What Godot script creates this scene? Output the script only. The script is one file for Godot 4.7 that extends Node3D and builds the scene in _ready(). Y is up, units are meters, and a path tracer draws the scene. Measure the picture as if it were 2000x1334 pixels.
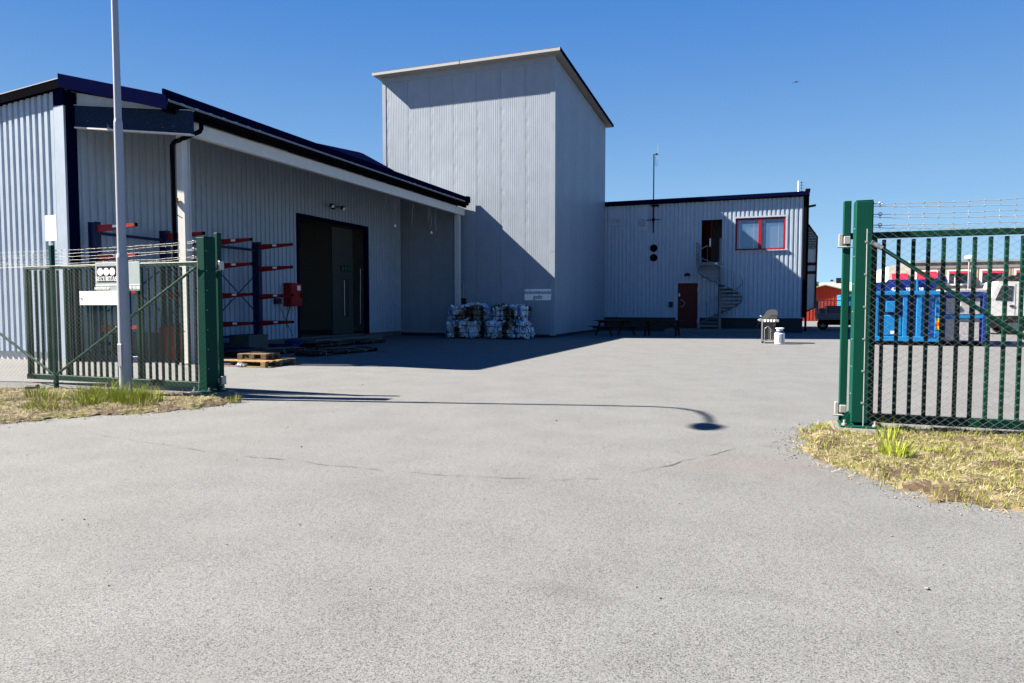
extends Node3D
# An industrial yard seen through its open sliding gate. World axes follow the buildings:
# +x runs along the fence, -z runs into the yard. The camera stands on the road at the origin.

class G:
	var v := PackedVector3Array()
	var n := PackedVector3Array()
	var c := PackedColorArray()
	var col := Color(1, 1, 1)
	var painted := false
	func tri(a: Vector3, b: Vector3, d: Vector3, na: Vector3, nb: Vector3, nd: Vector3) -> void:
		v.append(a); v.append(b); v.append(d)
		n.append(na); n.append(nb); n.append(nd)
		if painted:
			c.append(col); c.append(col); c.append(col)
	func qd(a: Vector3, b: Vector3, d: Vector3, e: Vector3, hint: Vector3) -> void:
		var nn := (d - a).cross(e - b)
		if nn.dot(hint) < 0.0:
			var t := b
			b = e
			e = t
			nn = -nn
		nn = nn.normalized()
		tri(a, d, b, nn, nn, nn)
		tri(a, e, d, nn, nn, nn)
	func t3(a: Vector3, b: Vector3, d: Vector3, hint: Vector3) -> void:
		var nn := (b - a).cross(d - a)
		if nn.dot(hint) < 0.0:
			var t := b
			b = d
			d = t
			nn = -nn
		nn = nn.normalized()
		tri(a, d, b, nn, nn, nn)
	func box(ce: Vector3, s: Vector3, b := Basis()) -> void:
		var h := s * 0.5
		for ax in 3:
			var i := (ax + 1) % 3
			var j := (ax + 2) % 3
			for sg in [-1.0, 1.0]:
				var o := Vector3()
				o[ax] = h[ax] * sg
				var p := Vector3(); p[i] = h[i]
				var r := Vector3(); r[j] = h[j]
				qd(ce + b * (o - p - r), ce + b * (o + p - r), ce + b * (o + p + r), ce + b * (o - p + r), b * o)
	func bx(a: Vector3, b: Vector3) -> void:
		box((a + b) * 0.5, (b - a).abs())
	func bev(ce: Vector3, s: Vector3, r: float, b := Basis()) -> void:
		var h := s * 0.5
		var cv := func(ax: int, sg: Vector3) -> Vector3:
			var p := Vector3(sg.x * (h.x - r), sg.y * (h.y - r), sg.z * (h.z - r))
			p[ax] = sg[ax] * h[ax]
			return ce + b * p
		for ax in 3:
			var i := (ax + 1) % 3
			var j := (ax + 2) % 3
			for sg in [-1.0, 1.0]:
				var ps := []
				for k in [[-1.0, -1.0], [1.0, -1.0], [1.0, 1.0], [-1.0, 1.0]]:
					var q := Vector3(); q[ax] = sg; q[i] = k[0]; q[j] = k[1]
					ps.append(cv.call(ax, q))
				var o := Vector3(); o[ax] = sg
				qd(ps[0], ps[1], ps[2], ps[3], b * o)
				for s2 in [-1.0, 1.0]:
					var q1 := Vector3(); q1[ax] = sg; q1[i] = s2; q1[j] = -1.0
					var q2 := q1; q2[j] = 1.0
					var o2 := Vector3(); o2[ax] = sg; o2[i] = s2
					qd(cv.call(ax, q1), cv.call(ax, q2), cv.call(i, q2), cv.call(i, q1), b * o2)
		for x in [-1.0, 1.0]:
			for y in [-1.0, 1.0]:
				for z in [-1.0, 1.0]:
					var q := Vector3(x, y, z)
					t3(cv.call(0, q), cv.call(1, q), cv.call(2, q), b * q)
	func beam(a: Vector3, b: Vector3, w: float, h: float, up := Vector3.UP) -> void:
		var z := (b - a).normalized()
		if absf(z.dot(up)) > 0.98:
			up = Vector3.RIGHT
		var x := up.cross(z).normalized()
		var y := z.cross(x)
		box((a + b) * 0.5, Vector3(w, h, a.distance_to(b)), Basis(x, y, z))
	func tube(ps: Array, r, k := 8, caps := true) -> void:
		var rings := []
		var up := Vector3.UP
		for i in ps.size():
			var t: Vector3 = (ps[mini(i + 1, ps.size() - 1)] - ps[maxi(i - 1, 0)]).normalized()
			if i == 0 and absf(t.dot(up)) > 0.95:
				up = Vector3(0.8, 0.1, 0.6)
			var x := up.cross(t).normalized()
			var y := t.cross(x)
			up = y
			var rr: float = r[i] if r is Array else r
			var ring := []
			for j in k:
				var d := x * cos(TAU * j / k) + y * sin(TAU * j / k)
				ring.append([ps[i] + d * rr, d])
			rings.append(ring)
		for i in ps.size() - 1:
			for j in k:
				var a = rings[i][j]; var b = rings[i][(j + 1) % k]
				var d = rings[i + 1][(j + 1) % k]; var e = rings[i + 1][j]
				tri(a[0], d[0], b[0], a[1], d[1], b[1])
				tri(a[0], e[0], d[0], a[1], e[1], d[1])
		if caps:
			for s in [0, ps.size() - 1]:
				var hint: Vector3 = ps[s] - ps[1 if s == 0 else s - 1]
				for j in range(1, k - 1):
					t3(rings[s][0][0], rings[s][j][0], rings[s][j + 1][0], hint)
	func lathe(at: Vector3, prof: Array, k := 20, b := Basis()) -> void:
		for i in prof.size() - 1:
			var p: Vector2 = prof[i]; var q: Vector2 = prof[i + 1]
			var nn := Vector2(q.y - p.y, p.x - q.x).normalized()
			for j in k:
				var a0 := TAU * j / k; var a1 := TAU * (j + 1) / k
				var d0 := Vector3(cos(a0), 0, sin(a0)); var d1 := Vector3(cos(a1), 0, sin(a1))
				var n0 := b * (d0 * nn.x + Vector3.UP * nn.y); var n1 := b * (d1 * nn.x + Vector3.UP * nn.y)
				var A := at + b * (d0 * p.x + Vector3.UP * p.y); var B := at + b * (d1 * p.x + Vector3.UP * p.y)
				var C := at + b * (d1 * q.x + Vector3.UP * q.y); var D := at + b * (d0 * q.x + Vector3.UP * q.y)
				tri(A, B, C, n0, n1, n1)
				tri(A, C, D, n0, n1, n0)
	func prism(poly: PackedVector2Array, o: Vector3, ux: Vector3, uy: Vector3, dep: Vector3) -> void:
		var idx := Geometry2D.triangulate_polygon(poly)
		var at := func(p: Vector2) -> Vector3: return o + ux * p.x + uy * p.y
		for k in range(0, idx.size(), 3):
			t3(at.call(poly[idx[k]]), at.call(poly[idx[k + 1]]), at.call(poly[idx[k + 2]]), -dep)
			t3(at.call(poly[idx[k]]) + dep, at.call(poly[idx[k + 1]]) + dep, at.call(poly[idx[k + 2]]) + dep, dep)
		var sgn := -1.0 if Geometry2D.is_polygon_clockwise(poly) else 1.0
		for k in poly.size():
			var p := poly[k]; var q := poly[(k + 1) % poly.size()]
			var e := (q - p)
			qd(at.call(p), at.call(q), at.call(q) + dep, at.call(p) + dep, (ux * e.y - uy * e.x) * sgn)
	func mesh() -> ArrayMesh:
		var ar := []
		ar.resize(Mesh.ARRAY_MAX)
		ar[Mesh.ARRAY_VERTEX] = v
		ar[Mesh.ARRAY_NORMAL] = n
		if painted:
			ar[Mesh.ARRAY_COLOR] = c
		var m := ArrayMesh.new()
		m.add_surface_from_arrays(Mesh.PRIMITIVE_TRIANGLES, ar)
		return m

var M := {}
var used := {}
var rng := RandomNumberGenerator.new()
var noise := FastNoiseLite.new()

func V(x: float, y: float, z: float) -> Vector3: return Vector3(x, y, z)

func numbered(s: String) -> String:
	used[s] = used.get(s, -1) + 1
	return s if used[s] == 0 else "%s_%03d" % [s, used[s]]

func thing(called: String, label: String, category: String, at := Vector3.ZERO, group := "", turn := 0.0) -> Node3D:
	var o := Node3D.new()
	o.name = numbered(called)
	add_child(o)
	o.position = at
	o.rotation.y = turn
	o.set_meta("label", label)
	o.set_meta("category", category)
	if group:
		o.set_meta("group", group)
	return o

func part(parent: Node, called: String, g: G, m: Material, stuff := false) -> MeshInstance3D:
	return pm(parent, called, g.mesh(), m, Transform3D(), stuff)

func pm(parent: Node, called: String, mesh: Mesh, m: Material, t := Transform3D(), stuff := false) -> MeshInstance3D:
	var o := MeshInstance3D.new()
	o.name = called if parent != self else numbered(called)
	o.mesh = mesh
	o.material_override = m
	o.transform = t
	parent.add_child(o, true)
	if stuff:
		o.set_meta("kind", "stuff")
	return o

func pbox(parent: Node, called: String, a: Vector3, b: Vector3, m: Material, r := 0.0) -> MeshInstance3D:
	var g := G.new()
	if r > 0.0:
		g.bev((a + b) * 0.5, (b - a).abs(), r)
	else:
		g.bx(a, b)
	return part(parent, called, g, m)

func struct(o: Node) -> Node:
	o.set_meta("kind", "structure")
	return o

func lin(r: float, g: float, b: float) -> Color:
	return Color(r, g, b).linear_to_srgb()

func ntex(freq: float, ramp: Array, size := 512, octaves := 4, kind := FastNoiseLite.TYPE_SIMPLEX_SMOOTH, sd := 1, as_normal := 0.0) -> NoiseTexture2D:
	var f := FastNoiseLite.new()
	f.noise_type = kind
	f.frequency = freq
	f.seed = sd
	f.fractal_octaves = octaves
	f.fractal_type = FastNoiseLite.FRACTAL_FBM if octaves > 1 else FastNoiseLite.FRACTAL_NONE
	var t := NoiseTexture2D.new()
	t.width = size; t.height = size
	t.seamless = true
	t.noise = f
	if as_normal > 0.0:
		t.as_normal_map = true
		t.bump_strength = as_normal
	else:
		var gr := Gradient.new()
		var offs := PackedFloat32Array(); var cols := PackedColorArray()
		for k in ramp:
			offs.append(k[0])
			cols.append(k[1] if k[1] is Color else Color(k[1], k[1], k[1]))
		gr.offsets = offs; gr.colors = cols
		t.color_ramp = gr
	return t

func mat(key: String, c: Color, rough := 0.6, metal := 0.0, tex: Texture2D = null, sc := Vector3.ONE, nrm: Texture2D = null, nstr := 1.0, spec := 0.28) -> StandardMaterial3D:
	var m := StandardMaterial3D.new()
	m.resource_name = key
	m.albedo_color = c
	m.roughness = rough
	m.metallic = metal
	m.metallic_specular = spec
	if tex or nrm:
		m.uv1_triplanar = true
		m.uv1_world_triplanar = true
		m.uv1_scale = sc
	if tex:
		m.albedo_texture = tex
	if nrm:
		m.normal_enabled = true
		m.normal_texture = nrm
		m.normal_scale = nstr
	M[key] = m
	return m

func overlay(m: StandardMaterial3D, t: Texture2D, sc: Vector3) -> void:
	m.detail_enabled = true
	m.detail_blend_mode = BaseMaterial3D.BLEND_MODE_MUL
	m.detail_uv_layer = BaseMaterial3D.DETAIL_UV_2
	m.detail_albedo = t
	m.uv2_triplanar = true
	m.uv2_world_triplanar = true
	m.uv2_scale = sc

func glass(key: String, c: Color, a: float) -> StandardMaterial3D:
	var m := StandardMaterial3D.new()
	m.resource_name = key
	m.albedo_color = Color(c.r, c.g, c.b, a)
	m.transparency = BaseMaterial3D.TRANSPARENCY_ALPHA
	m.roughness = 0.03
	M[key] = m
	return m

func text(parent: Node, called: String, s: String, at: Vector3, height: float, m: Material, family := "Droid Sans", weight := 700, sx := 1.0) -> void:
	var f := SystemFont.new()
	f.font_names = PackedStringArray([family])
	f.font_weight = weight
	var t := TextMesh.new()
	t.text = s
	t.font = f
	t.font_size = 64
	t.pixel_size = height / 46.0
	t.depth = 0.004
	t.curve_step = 2.0
	pm(parent, called, t, m, Transform3D(Basis().scaled(Vector3(sx, 1, 1)), at))

func materials() -> void:
	var grime := ntex(0.012, [[0.2, 0.965], [0.5, 0.985], [0.8, 1.0]], 512, 5)
	var fine := ntex(0.05, [[0.2, 0.80], [0.5, 0.93], [0.8, 1.0]], 512, 5, FastNoiseLite.TYPE_SIMPLEX_SMOOTH, 5)
	var streak := ntex(0.02, [[0.2, 0.975], [0.5, 0.99], [0.8, 1.0]], 512, 5, FastNoiseLite.TYPE_SIMPLEX_SMOOTH, 9)
	var grain := ntex(0.03, [[0.15, 0.55], [0.45, 0.85], [0.8, 1.0]], 512, 5, FastNoiseLite.TYPE_SIMPLEX_SMOOTH, 7)
	var dents := ntex(0.02, [], 512, 3, FastNoiseLite.TYPE_SIMPLEX_SMOOTH, 3, 2.0)
	var wl := Vector3(1.3, 0.16, 1.3)
	overlay(mat("sheet", lin(0.325, 0.385, 0.465), 0.5, 0.12, streak, wl), grime, Vector3(0.33, 0.21, 0.33))
	overlay(mat("sheet_b", lin(0.315, 0.375, 0.455), 0.52, 0.12, streak, wl), grime, Vector3(0.29, 0.19, 0.29))
	overlay(mat("tower", lin(0.236, 0.276, 0.328), 0.5, 0.10, streak, Vector3(1.1, 0.09, 1.1)), grime, Vector3(0.23, 0.15, 0.23))
	overlay(mat("tower_b", lin(0.229, 0.269, 0.321), 0.52, 0.10, streak, Vector3(0.9, 0.08, 0.9)), grime, Vector3(0.27, 0.13, 0.27))
	mat("wall_core", lin(0.162, 0.1674, 0.1728), 0.8, 0.0, grime)
	mat("inside", lin(0.30, 0.30, 0.29), 0.9, 0.0, grime)
	mat("navy", lin(0.0022, 0.0032, 0.022), 0.75, 0.0, grime, Vector3(0.4, 0.4, 0.4))
	mat("fascia_blue", lin(0.014, 0.027, 0.060), 0.7, 0.0, fine, Vector3(0.5, 0.5, 0.5))
	mat("black_metal", lin(0.005, 0.005, 0.007), 0.6, 0.0, grime)
	mat("white_paint", lin(0.4884, 0.4884, 0.4818), 0.45, 0.0, grime, Vector3(0.6, 0.3, 0.6))
	mat("roof_edge", lin(0.341, 0.3472, 0.3596), 0.4, 0.1, grime)
	mat("soffit", lin(0.30, 0.29, 0.28), 0.8, 0.0, fine)
	mat("beam_grey", lin(0.56, 0.55, 0.52), 0.55, 0.0, grime, Vector3(0.5, 0.5, 0.5))
	mat("concrete", lin(0.13, 0.125, 0.1175), 0.9, 0.0, fine, Vector3(0.8, 0.8, 0.8), ntex(0.08, [], 512, 4, FastNoiseLite.TYPE_SIMPLEX_SMOOTH, 4, 3.0), 0.5)
	mat("plinth", lin(0.036, 0.036, 0.039), 0.85, 0.0, fine, Vector3(0.6, 0.6, 0.6))
	mat("green", lin(0.0014, 0.037, 0.026), 0.55, 0.0, grime, Vector3(0.8, 0.5, 0.8))
	mat("green_bar", lin(0.0012, 0.026, 0.018), 0.6, 0.0, grime, Vector3(0.8, 0.5, 0.8))
	mat("zinc", lin(0.33, 0.33, 0.33), 0.42, 0.55, grime, Vector3(2, 2, 2))
	mat("wire", lin(0.18, 0.19, 0.185), 0.45, 0.2)
	mat("pole", lin(0.27, 0.285, 0.33), 0.45, 0.25, streak, Vector3(2, 0.4, 2))
	mat("sign_white", lin(0.80, 0.80, 0.79), 0.35, 0.0, grime, Vector3(1.5, 1.5, 1.5))
	mat("sign_grey", lin(0.306, 0.357, 0.3655), 0.3, 0.0, grime, Vector3(1.5, 1.5, 1.5))
	mat("sign_dark", lin(0.01188, 0.00972, 0.0216), 0.4)
	mat("ink", lin(0.0084, 0.0084, 0.0245), 0.5)
	mat("red", lin(0.24, 0.008, 0.011), 0.45, 0.0, grime)
	mat("rack_red", lin(0.24, 0.012, 0.012), 0.5, 0.0, fine)
	mat("rack_blue", lin(0.0096, 0.0176, 0.06), 0.5, 0.0, grime)
	mat("window_red", lin(0.24, 0.008, 0.016), 0.4)
	mat("door_red", lin(0.066, 0.0072, 0.0072), 0.5, 0.0, grime)
	mat("awning", lin(0.27, 0.0072, 0.027), 0.7)
	mat("stair", lin(0.115, 0.125, 0.140), 0.5, 0.4, grime)
	mat("blind", lin(0.46, 0.50, 0.56), 0.5)
	mat("pine", lin(0.2704, 0.1768, 0.078), 0.8, 0.0, grain, Vector3(0.6, 6, 6))
	mat("pine_old", lin(0.1872, 0.1404, 0.0832), 0.85, 0.0, grain, Vector3(0.5, 5, 5))
	mat("brown_wood", lin(0.0324, 0.01944, 0.01188), 0.8, 0.0, grain, Vector3(0.5, 5, 5))
	mat("black_film", lin(0.0054, 0.0054, 0.00648), 0.22, 0.0, null, Vector3.ONE * 1.4, ntex(0.02, [], 512, 4, FastNoiseLite.TYPE_SIMPLEX_SMOOTH, 12, 6.0), 1.0)
	mat("rubber", lin(0.00648, 0.00648, 0.00648), 0.8)
	mat("plastic_dark", lin(0.0108, 0.0108, 0.01188), 0.5)
	mat("crate_red", lin(0.336, 0.028, 0.0176), 0.5, 0.0, grime)
	mat("crate_grey", lin(0.0756, 0.0918, 0.0864), 0.6, 0.0, fine)
	mat("steel", lin(0.336, 0.336, 0.329), 0.35, 0.6, grime)
	mat("grill_grey", lin(0.075, 0.075, 0.072), 0.4, 0.4, grime)
	mat("grill_lid", lin(0.10, 0.105, 0.105), 0.35, 0.3, grime)
	mat("cylinder_white", lin(0.64, 0.64, 0.632), 0.4)
	mat("skip_blue", lin(0.006, 0.165, 0.42), 0.45, 0.0, fine, Vector3(0.5, 0.5, 0.5))
	mat("skip_dark", lin(0.0048, 0.024, 0.152), 0.5, 0.0, fine, Vector3(0.5, 0.5, 0.5))
	mat("skip_grey", lin(0.32, 0.32, 0.336), 0.55, 0.0, fine, Vector3(0.4, 0.4, 0.4))
	mat("yellow", lin(0.6, 0.416, 0), 0.4)
	mat("orange", lin(0.48, 0.072, 0.008), 0.4)
	mat("truck_white", lin(0.462, 0.4686, 0.4752), 0.3, 0.0, grime)
	mat("beige", lin(0.364, 0.294, 0.231), 0.75, 0.0, streak, Vector3(0.5, 0.1, 0.5))
	mat("beige_pale", lin(0.462, 0.42, 0.371), 0.75, 0.0, streak, Vector3(0.5, 0.1, 0.5))
	mat("eave_band", lin(0.21, 0.195, 0.185), 0.7, 0.0, grime)
	mat("roof_pale", lin(0.243, 0.2808, 0.2592), 0.6, 0.0, grime)
	mat("falu", lin(0.2475, 0.02625, 0.0135), 0.85, 0.0, streak, Vector3(1, 0.2, 1))
	mat("dark_pane", lin(0.02, 0.022, 0.026), 0.05, 0.0, null, Vector3.ONE, null, 1.0, 0.5)
	mat("brown_frame", lin(0.0405, 0.00648, 0.00756), 0.5)
	mat("exit_green", lin(0.0108, 0.108, 0.0324), 0.5)
	mat("leaf_door", lin(0.045, 0.05, 0.045), 0.6, 0.0, grime)
	mat("bark", lin(0.0378, 0.0297, 0.0216), 0.9, 0.0, fine)
	mat("feather", lin(0.00648, 0.00648, 0.00756), 0.8)
	glass("pane", Color(0.40, 0.58, 0.78), 0.22)
	for k in [["leaf", 0.6], ["soil", 0.95], ["blade", 0.7], ["film", 0.38]]:
		var m := mat(k[0], Color(1, 1, 1), k[1])
		m.vertex_color_use_as_albedo = true
		if k[0] in ["leaf", "blade"]:
			m.backlight_enabled = true
			m.backlight = Color(0.25, 0.3, 0.05)
	M.soil.albedo_texture = ntex(0.11, [[0.2, 0.45], [0.45, 0.85], [0.7, 1.0]], 1024, 4, FastNoiseLite.TYPE_SIMPLEX_SMOOTH, 21)
	M.soil.uv1_triplanar = true; M.soil.uv1_world_triplanar = true; M.soil.uv1_scale = Vector3.ONE * 1.1
	for k in ["navy", "fascia_blue", "black_metal"]:
		M[k].specular_mode = BaseMaterial3D.SPECULAR_DISABLED
	for k in ["green", "green_bar"]:
		M[k].metallic_specular = 0.2
	# asphalt: fine aggregate, patches laid over it, relief in the normals
	var agg := ntex(0.15, [[0.16, Color(0.40, 0.40, 0.41)], [0.34, Color(0.70, 0.70, 0.70)], [0.50, Color(0.86, 0.86, 0.85)], [0.68, Color(0.95, 0.95, 0.94)], [0.84, Color(1.0, 1.0, 1.0)]], 2048, 4, FastNoiseLite.TYPE_VALUE, 31)
	var aggn := ntex(0.19, [], 2048, 2, FastNoiseLite.TYPE_SIMPLEX_SMOOTH, 33, 5.0)
	var patch := ntex(0.011, [[0.25, Color(0.955, 0.955, 0.955)], [0.5, Color(0.98, 0.98, 0.98)], [0.8, Color(1.0, 1.0, 1.0)]], 1024, 6, FastNoiseLite.TYPE_SIMPLEX_SMOOTH, 35)
	var a := mat("asphalt", lin(0.134, 0.141, 0.151), 0.9, 0.0, agg, Vector3.ONE * 0.72, aggn, 0.10)
	overlay(a, patch, Vector3.ONE * 0.083)
	a.vertex_color_use_as_albedo = true
	overlay(mat("asphalt_far", lin(0.134, 0.141, 0.151), 0.9, 0.0, agg, Vector3.ONE * 0.29), patch, Vector3.ONE * 0.05)
	mat("bitumen", lin(0.060, 0.060, 0.062), 0.85, 0.0, agg, Vector3.ONE * 0.5)

# ---------------------------------------------------------------- helpers for cladding
func corr(g: G, o: Vector3, u: Vector3, nn: Vector3, u0: float, u1: float, y0: float, ya: float, yb: float, p := 0.225, dep := 0.045) -> void:
	# one trapezoid-profiled steel sheet between u0 and u1, its top running from ya to yb
	var br := [[0.0, dep], [0.112, dep], [0.130, 0.0], [0.207, 0.0]]
	var us := [[u0, 0.0]]
	var k := floori(u0 / p) - 1
	var pts := []
	while k * p < u1 + p:
		for b in br:
			pts.append([k * p + b[0] * p / 0.225, b[1]])
		k += 1
	var out := []
	for i in pts.size() - 1:
		var a0: float = pts[i][0]; var a1: float = pts[i + 1][0]
		var s0 := maxf(a0, u0); var s1 := minf(a1, u1)
		if s1 - s0 < 0.0005:
			continue
		var d0: float = lerpf(pts[i][1], pts[i + 1][1], (s0 - a0) / (a1 - a0))
		var d1: float = lerpf(pts[i][1], pts[i + 1][1], (s1 - a0) / (a1 - a0))
		var t0 := lerpf(ya, yb, (s0 - u0) / (u1 - u0)); var t1 := lerpf(ya, yb, (s1 - u0) / (u1 - u0))
		var A := o + u * s0 + nn * d0; var B := o + u * s1 + nn * d1
		g.qd(A + Vector3.UP * y0, B + Vector3.UP * y0, B + Vector3.UP * t1, A + Vector3.UP * t0, nn)

func wall(parent: Node, o: Vector3, u: Vector3, nn: Vector3, u0: float, u1: float, y0: float, ya: float, yb: float, holes: Array, step := 1.035, thick := 0.16) -> void:
	# sheets outside, a core behind; holes are [u0, u1, y0, y1]
	var cuts := [u0, u1]
	for h in holes:
		for e in [h[0], h[1]]:
			if e > u0 and e < u1:
				cuts.append(e)
	cuts.sort()
	var top := func(x: float) -> float: return lerpf(ya, yb, (x - u0) / (u1 - u0))
	var core := G.new()
	var sheets := {}
	for i in cuts.size() - 1:
		var a: float = cuts[i]; var b: float = cuts[i + 1]
		if b - a < 0.001:
			continue
		var spans := [[y0, -1.0]]
		for h in holes:
			if h[0] < (a + b) * 0.5 and h[1] > (a + b) * 0.5:
				spans = [[y0, h[2]], [h[3], -1.0]]
				if h[2] <= y0:
					spans = [[h[3], -1.0]]
		for s in spans:
			var ta: float = top.call(a) if s[1] < 0 else s[1]
			var tb: float = top.call(b) if s[1] < 0 else s[1]
			var w := u * (b - a)
			var A := o + u * a - nn * 0.004
			var q := [A + V(0, s[0], 0), A + w + V(0, s[0], 0), A + w + V(0, tb, 0), A + V(0, ta, 0)]
			var dn := -nn * thick
			core.qd(q[0], q[1], q[2], q[3], nn)
			core.qd(q[0] + dn, q[1] + dn, q[2] + dn, q[3] + dn, -nn)
			core.qd(q[0], q[1], q[1] + dn, q[0] + dn, Vector3.DOWN)
			core.qd(q[2], q[3], q[3] + dn, q[2] + dn, Vector3.UP)
			core.qd(q[1], q[2], q[2] + dn, q[1] + dn, u)
			core.qd(q[3], q[0], q[0] + dn, q[3] + dn, -u)
			var k := floori((a - u0) / step)
			while u0 + k * step < b:
				var s0 := maxf(a, u0 + k * step); var s1 := minf(b, u0 + (k + 1) * step)
				if s1 - s0 > 0.004:
					if not sheets.has(k):
						sheets[k] = G.new()
					var xa: float = lerpf(ta, tb, (s0 - a) / (b - a)); var xb: float = lerpf(ta, tb, (s1 - a) / (b - a))
					var lap := 0.0025 if k % 2 else 0.0
					corr(sheets[k], o + nn * lap, u, nn, s0, s1, s[0], xa, xb)
				k += 1
	part(parent, "inner_wall", core, M.wall_core)
	for k in sheets:
		part(parent, "wall_sheet", sheets[k], M.sheet if k % 3 else M.sheet_b)

# ---------------------------------------------------------------- main
func _ready() -> void:
	rng.seed = 4711
	noise.seed = 77
	noise.noise_type = FastNoiseLite.TYPE_SIMPLEX_SMOOTH
	noise.frequency = 1.0
	noise.fractal_type = FastNoiseLite.FRACTAL_NONE
	var cam := Camera3D.new()
	cam.position = V(0, 1.45, 0)
	cam.rotation = Vector3(-atan(70.0 / 1340.0), deg_to_rad(20.65), 0)
	cam.fov = rad_to_deg(2.0 * atan(667.0 / 1340.0))
	cam.near = 0.05
	cam.far = 3000.0
	add_child(cam)
	var sky := ProceduralSkyMaterial.new()
	sky.sky_top_color = lin(0.002, 0.150, 0.585)
	sky.sky_horizon_color = lin(0.47, 0.78, 0.99)
	sky.sky_curve = 0.162
	sky.ground_horizon_color = lin(0.40, 0.45, 0.50)
	sky.ground_bottom_color = lin(0.20, 0.19, 0.18)
	sky.sun_angle_max = 0.0
	var env := Environment.new()
	env.background_mode = Environment.BG_SKY
	env.sky = Sky.new()
	env.sky.sky_material = sky
	env.background_energy_multiplier = 0.175
	env.tonemap_mode = Environment.TONE_MAPPER_LINEAR
	env.tonemap_exposure = 6.0
	env.sdfgi_enabled = true
	env.ssao_enabled = true
	env.ssil_enabled = true
	var we := WorldEnvironment.new()
	we.environment = env
	add_child(we)
	var sun := DirectionalLight3D.new()
	sun.light_energy = 1.6
	sun.light_color = Color(1.0, 0.955, 0.885)
	sun.light_angular_distance = 0.5
	sun.shadow_enabled = true
	var el := atan(0.875)
	var az := deg_to_rad(14.0)
	add_child(sun)
	sun.look_at_from_position(V(-20, 20, 5), V(-20, 20, 5) + V(cos(az) * cos(el), -sin(el), -sin(az) * cos(el)), Vector3.UP)
	materials()
	ground()
	tower()
	warehouse()
	rear_hall()
	annex()
	backdrop()
	fence_side()
	under_canopy()
	yard_things()
	grasses()

# ---------------------------------------------------------------- ground
func ground_tone(x: float, z: float) -> Color:
	# stains and old patches of the asphalt: matter in it, not light on it
	var t := 0.975 + 0.02 * noise.get_noise_2d(x * 0.35, z * 0.35) + 0.015 * noise.get_noise_2d(x * 1.7 + 40.0, z * 1.7)
	var c := Color(t, t, t)
	var road := z > -5.4 - 0.15 * noise.get_noise_1d(x) - maxf(0.0, (x + 1.3) * 1.75)
	if not road:
		c *= 1.21
		c.b *= 0.985
	var rd := Vector2((x - 0.05) / 1.0, (z + 6.65) / 0.55).rotated(0.5).length() + 0.35 * noise.get_noise_2d(x * 2.2, z * 2.2)
	if rd < 1.2:
		c = c.lerp(Color(c.r * 0.97, c.g * 0.91, c.b * 0.90), clampf((1.2 - rd) * 1.6, 0.0, 0.85))
	for s in [[-2.01, -5.71, 0.16, 0.07], [-1.0, -3.28, 0.42, 0.07], [-0.2, -3.6, 0.5, 0.09], [-5.6, -6.3, 0.9, 0.1], [-4.1, -6.0, 0.5, 0.12], [0.0, -7.55, 0.9, 0.09], [-3.2, -9.4, 1.2, 0.14]]:
		var d := Vector2((x - s[0]) / s[2], (z - s[1]) / s[3]).rotated(0.06).length() + 0.6 * noise.get_noise_2d(x * 3.1, z * 5.1)
		if d < 1.0:
			c *= 1.0 - 0.11 * minf(1.0, (1.0 - d) * 2.0)
	c.a = 1.0
	return c

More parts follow.
